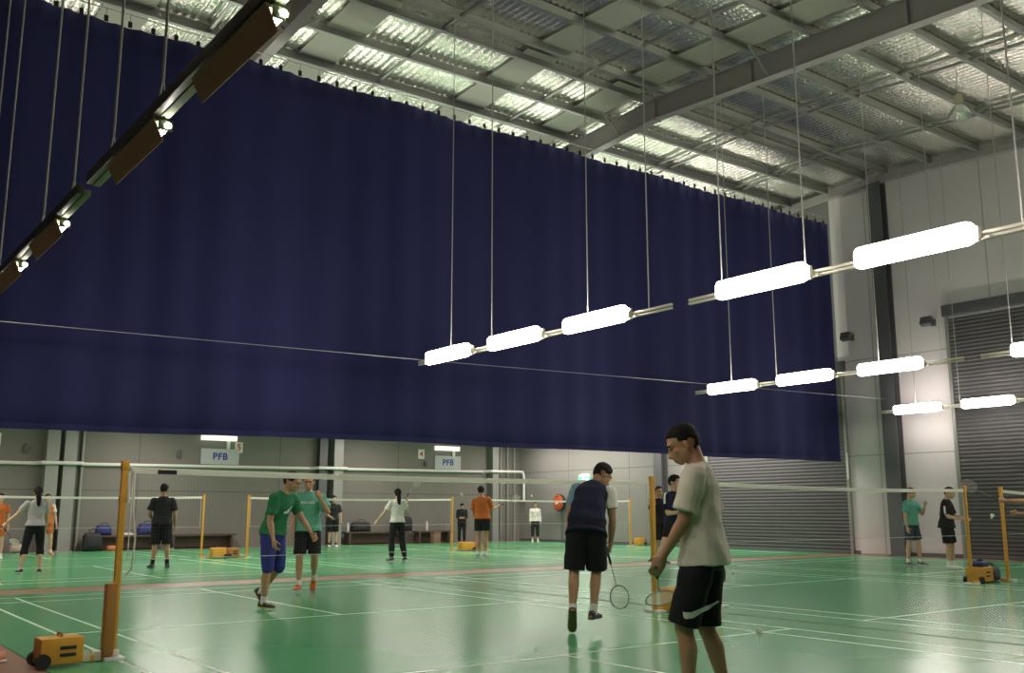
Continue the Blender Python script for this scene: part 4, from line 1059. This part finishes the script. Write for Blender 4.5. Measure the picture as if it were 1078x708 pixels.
og = person('man in orange T-shirt and black shorts seen from behind, holding a racket', 14.7, 20.75, 12, 1.79,
    dict(lean=(-.02, .02, 1), chest=(-.10, .10, 1), head=(-12, 8, 0), ra=((.12, .5, -.8), (.5, .8, .25)), la=((-.16, .3, -1), (.1, .6, -.8)), ll=((-.02, .04, -1), (.0, -.08, -1), (-.3, 1, 0)), rl=((.0, .04, -1), (-.03, -.05, -1), (.3, 1, 0)), rc=1.2),
    dict(skin=M_skin, shirt=C_orange, sleeve=.82, hem=-.0, loose=1.35, pants=C_black, leg=.62, socks=M_white, shoes=mat('grey_shoe', (.35, .32, .4), .5)), fat=1.08)
hand_racket(og, 'R', (.75, .4, .35), (-.3, .7, .3), 'racket held out to the right by the man in orange', mat('racket_pale', (.4, .4, .38), .4))
person('child in white jacket and dark trousers standing in the corner by the hose reel', 23.6, 29.75, 175, 1.50, dict(head=(0, 12, 0), ra=((.15, .1, -1), (.0, .2, -1))), dict(skin=M_skinp, shirt=C_white, sleeve=1.5, hem=-.02, loose=1.3, pants=C_char, leg=1.6, socks=M_white, shoes=S_wr))

# right side
cy = person('man in aqua T-shirt and grey shorts with a hand at his chin at right', 20.27, 12.08, 120, 1.66,
    dict(chest=(0, .03, 1), head=(-10, 6, 0), ra=((.14, -.06, -1), (.0, .12, -1)), la=((-.30, .40, -.8), (.25, .5, .85)), rl=((.12, -.04, -1), (.06, -.08, -1), (.3, 1, 0)), ll=((-.10, .16, -1), (-.08, -.02, -1), (-.1, 1, 0)), lc=1.0),
    dict(skin=M_skinp, shirt=C_cyan, sleeve=.7, hem=-.02, loose=1.25, pants=C_slate, leg=.82, socks=M_white, shoes=S_dark, sole=M_white))
bk = person('man in black T-shirt with white side stripe, black shorts and white shoes at right', 19.56, 10.84, 100, 1.65,
    dict(lean=(0, .04, 1), chest=(0, .12, 1), head=(-5, 18, 0), ra=((.10, .15, -1), (-.1, 1, -.22)), la=((-.10, .3, -1), (.1, 1, -.22)), rl=((.03, .05, -1), (.0, -.04, -1), (.1, 1, 0)), ll=((-.02, .14, -1), (-.02, -.02, -1), (-.1, 1, 0)), rc=1.0, lc=1.0),
    dict(skin=M_skinp, shirt=C_black, sleeve=.85, hem=-.04, loose=1.6, pants=C_black, leg=.88, socks=M_white, sock_h=.06, shoes=M_white), fat=1.1)
c, u, l, f = bk.S(.17)
decal(bk, bk.shirt, 'pale_side_stripe', mat('white_print', (.7, .7, .68), .6), [[(.0, .10, .018), (.01, .0, .018), (.03, -.10, .02)]], c + bk.OFF, (0, 1, 0), u, (-1, 0, 0))
ed = person('person cut off by the right edge stretching a bare arm with a racket', 16.62, 7.58, 262, 1.70,
    dict(lean=(0, .04, 1), chest=(0, .08, 1), head=(6, 0, 0), la=((-.2, .98, -.16), (.1, 1, .05)), ra=((.10, .35, -.9), (-.3, .9, .1)), rl=((.10, .0, -1), (.05, -.08, -1), (.1, 1, 0)), ll=((-.08, .12, -1), (-.05, -.05, -1), (-.1, 1, 0)), lc=1.2, rc=1.0),
    dict(skin=M_skin, shirt=C_grey, sleeve=.5, pants=C_black, leg=.85, socks=M_white, shoes=M_white))
hand_racket(ed, 'L', (.1, .8, .45), (.9, .2, .0), 'racket in the outstretched hand at the right edge', mat('racket_grey', (.3, .3, .3), .4))
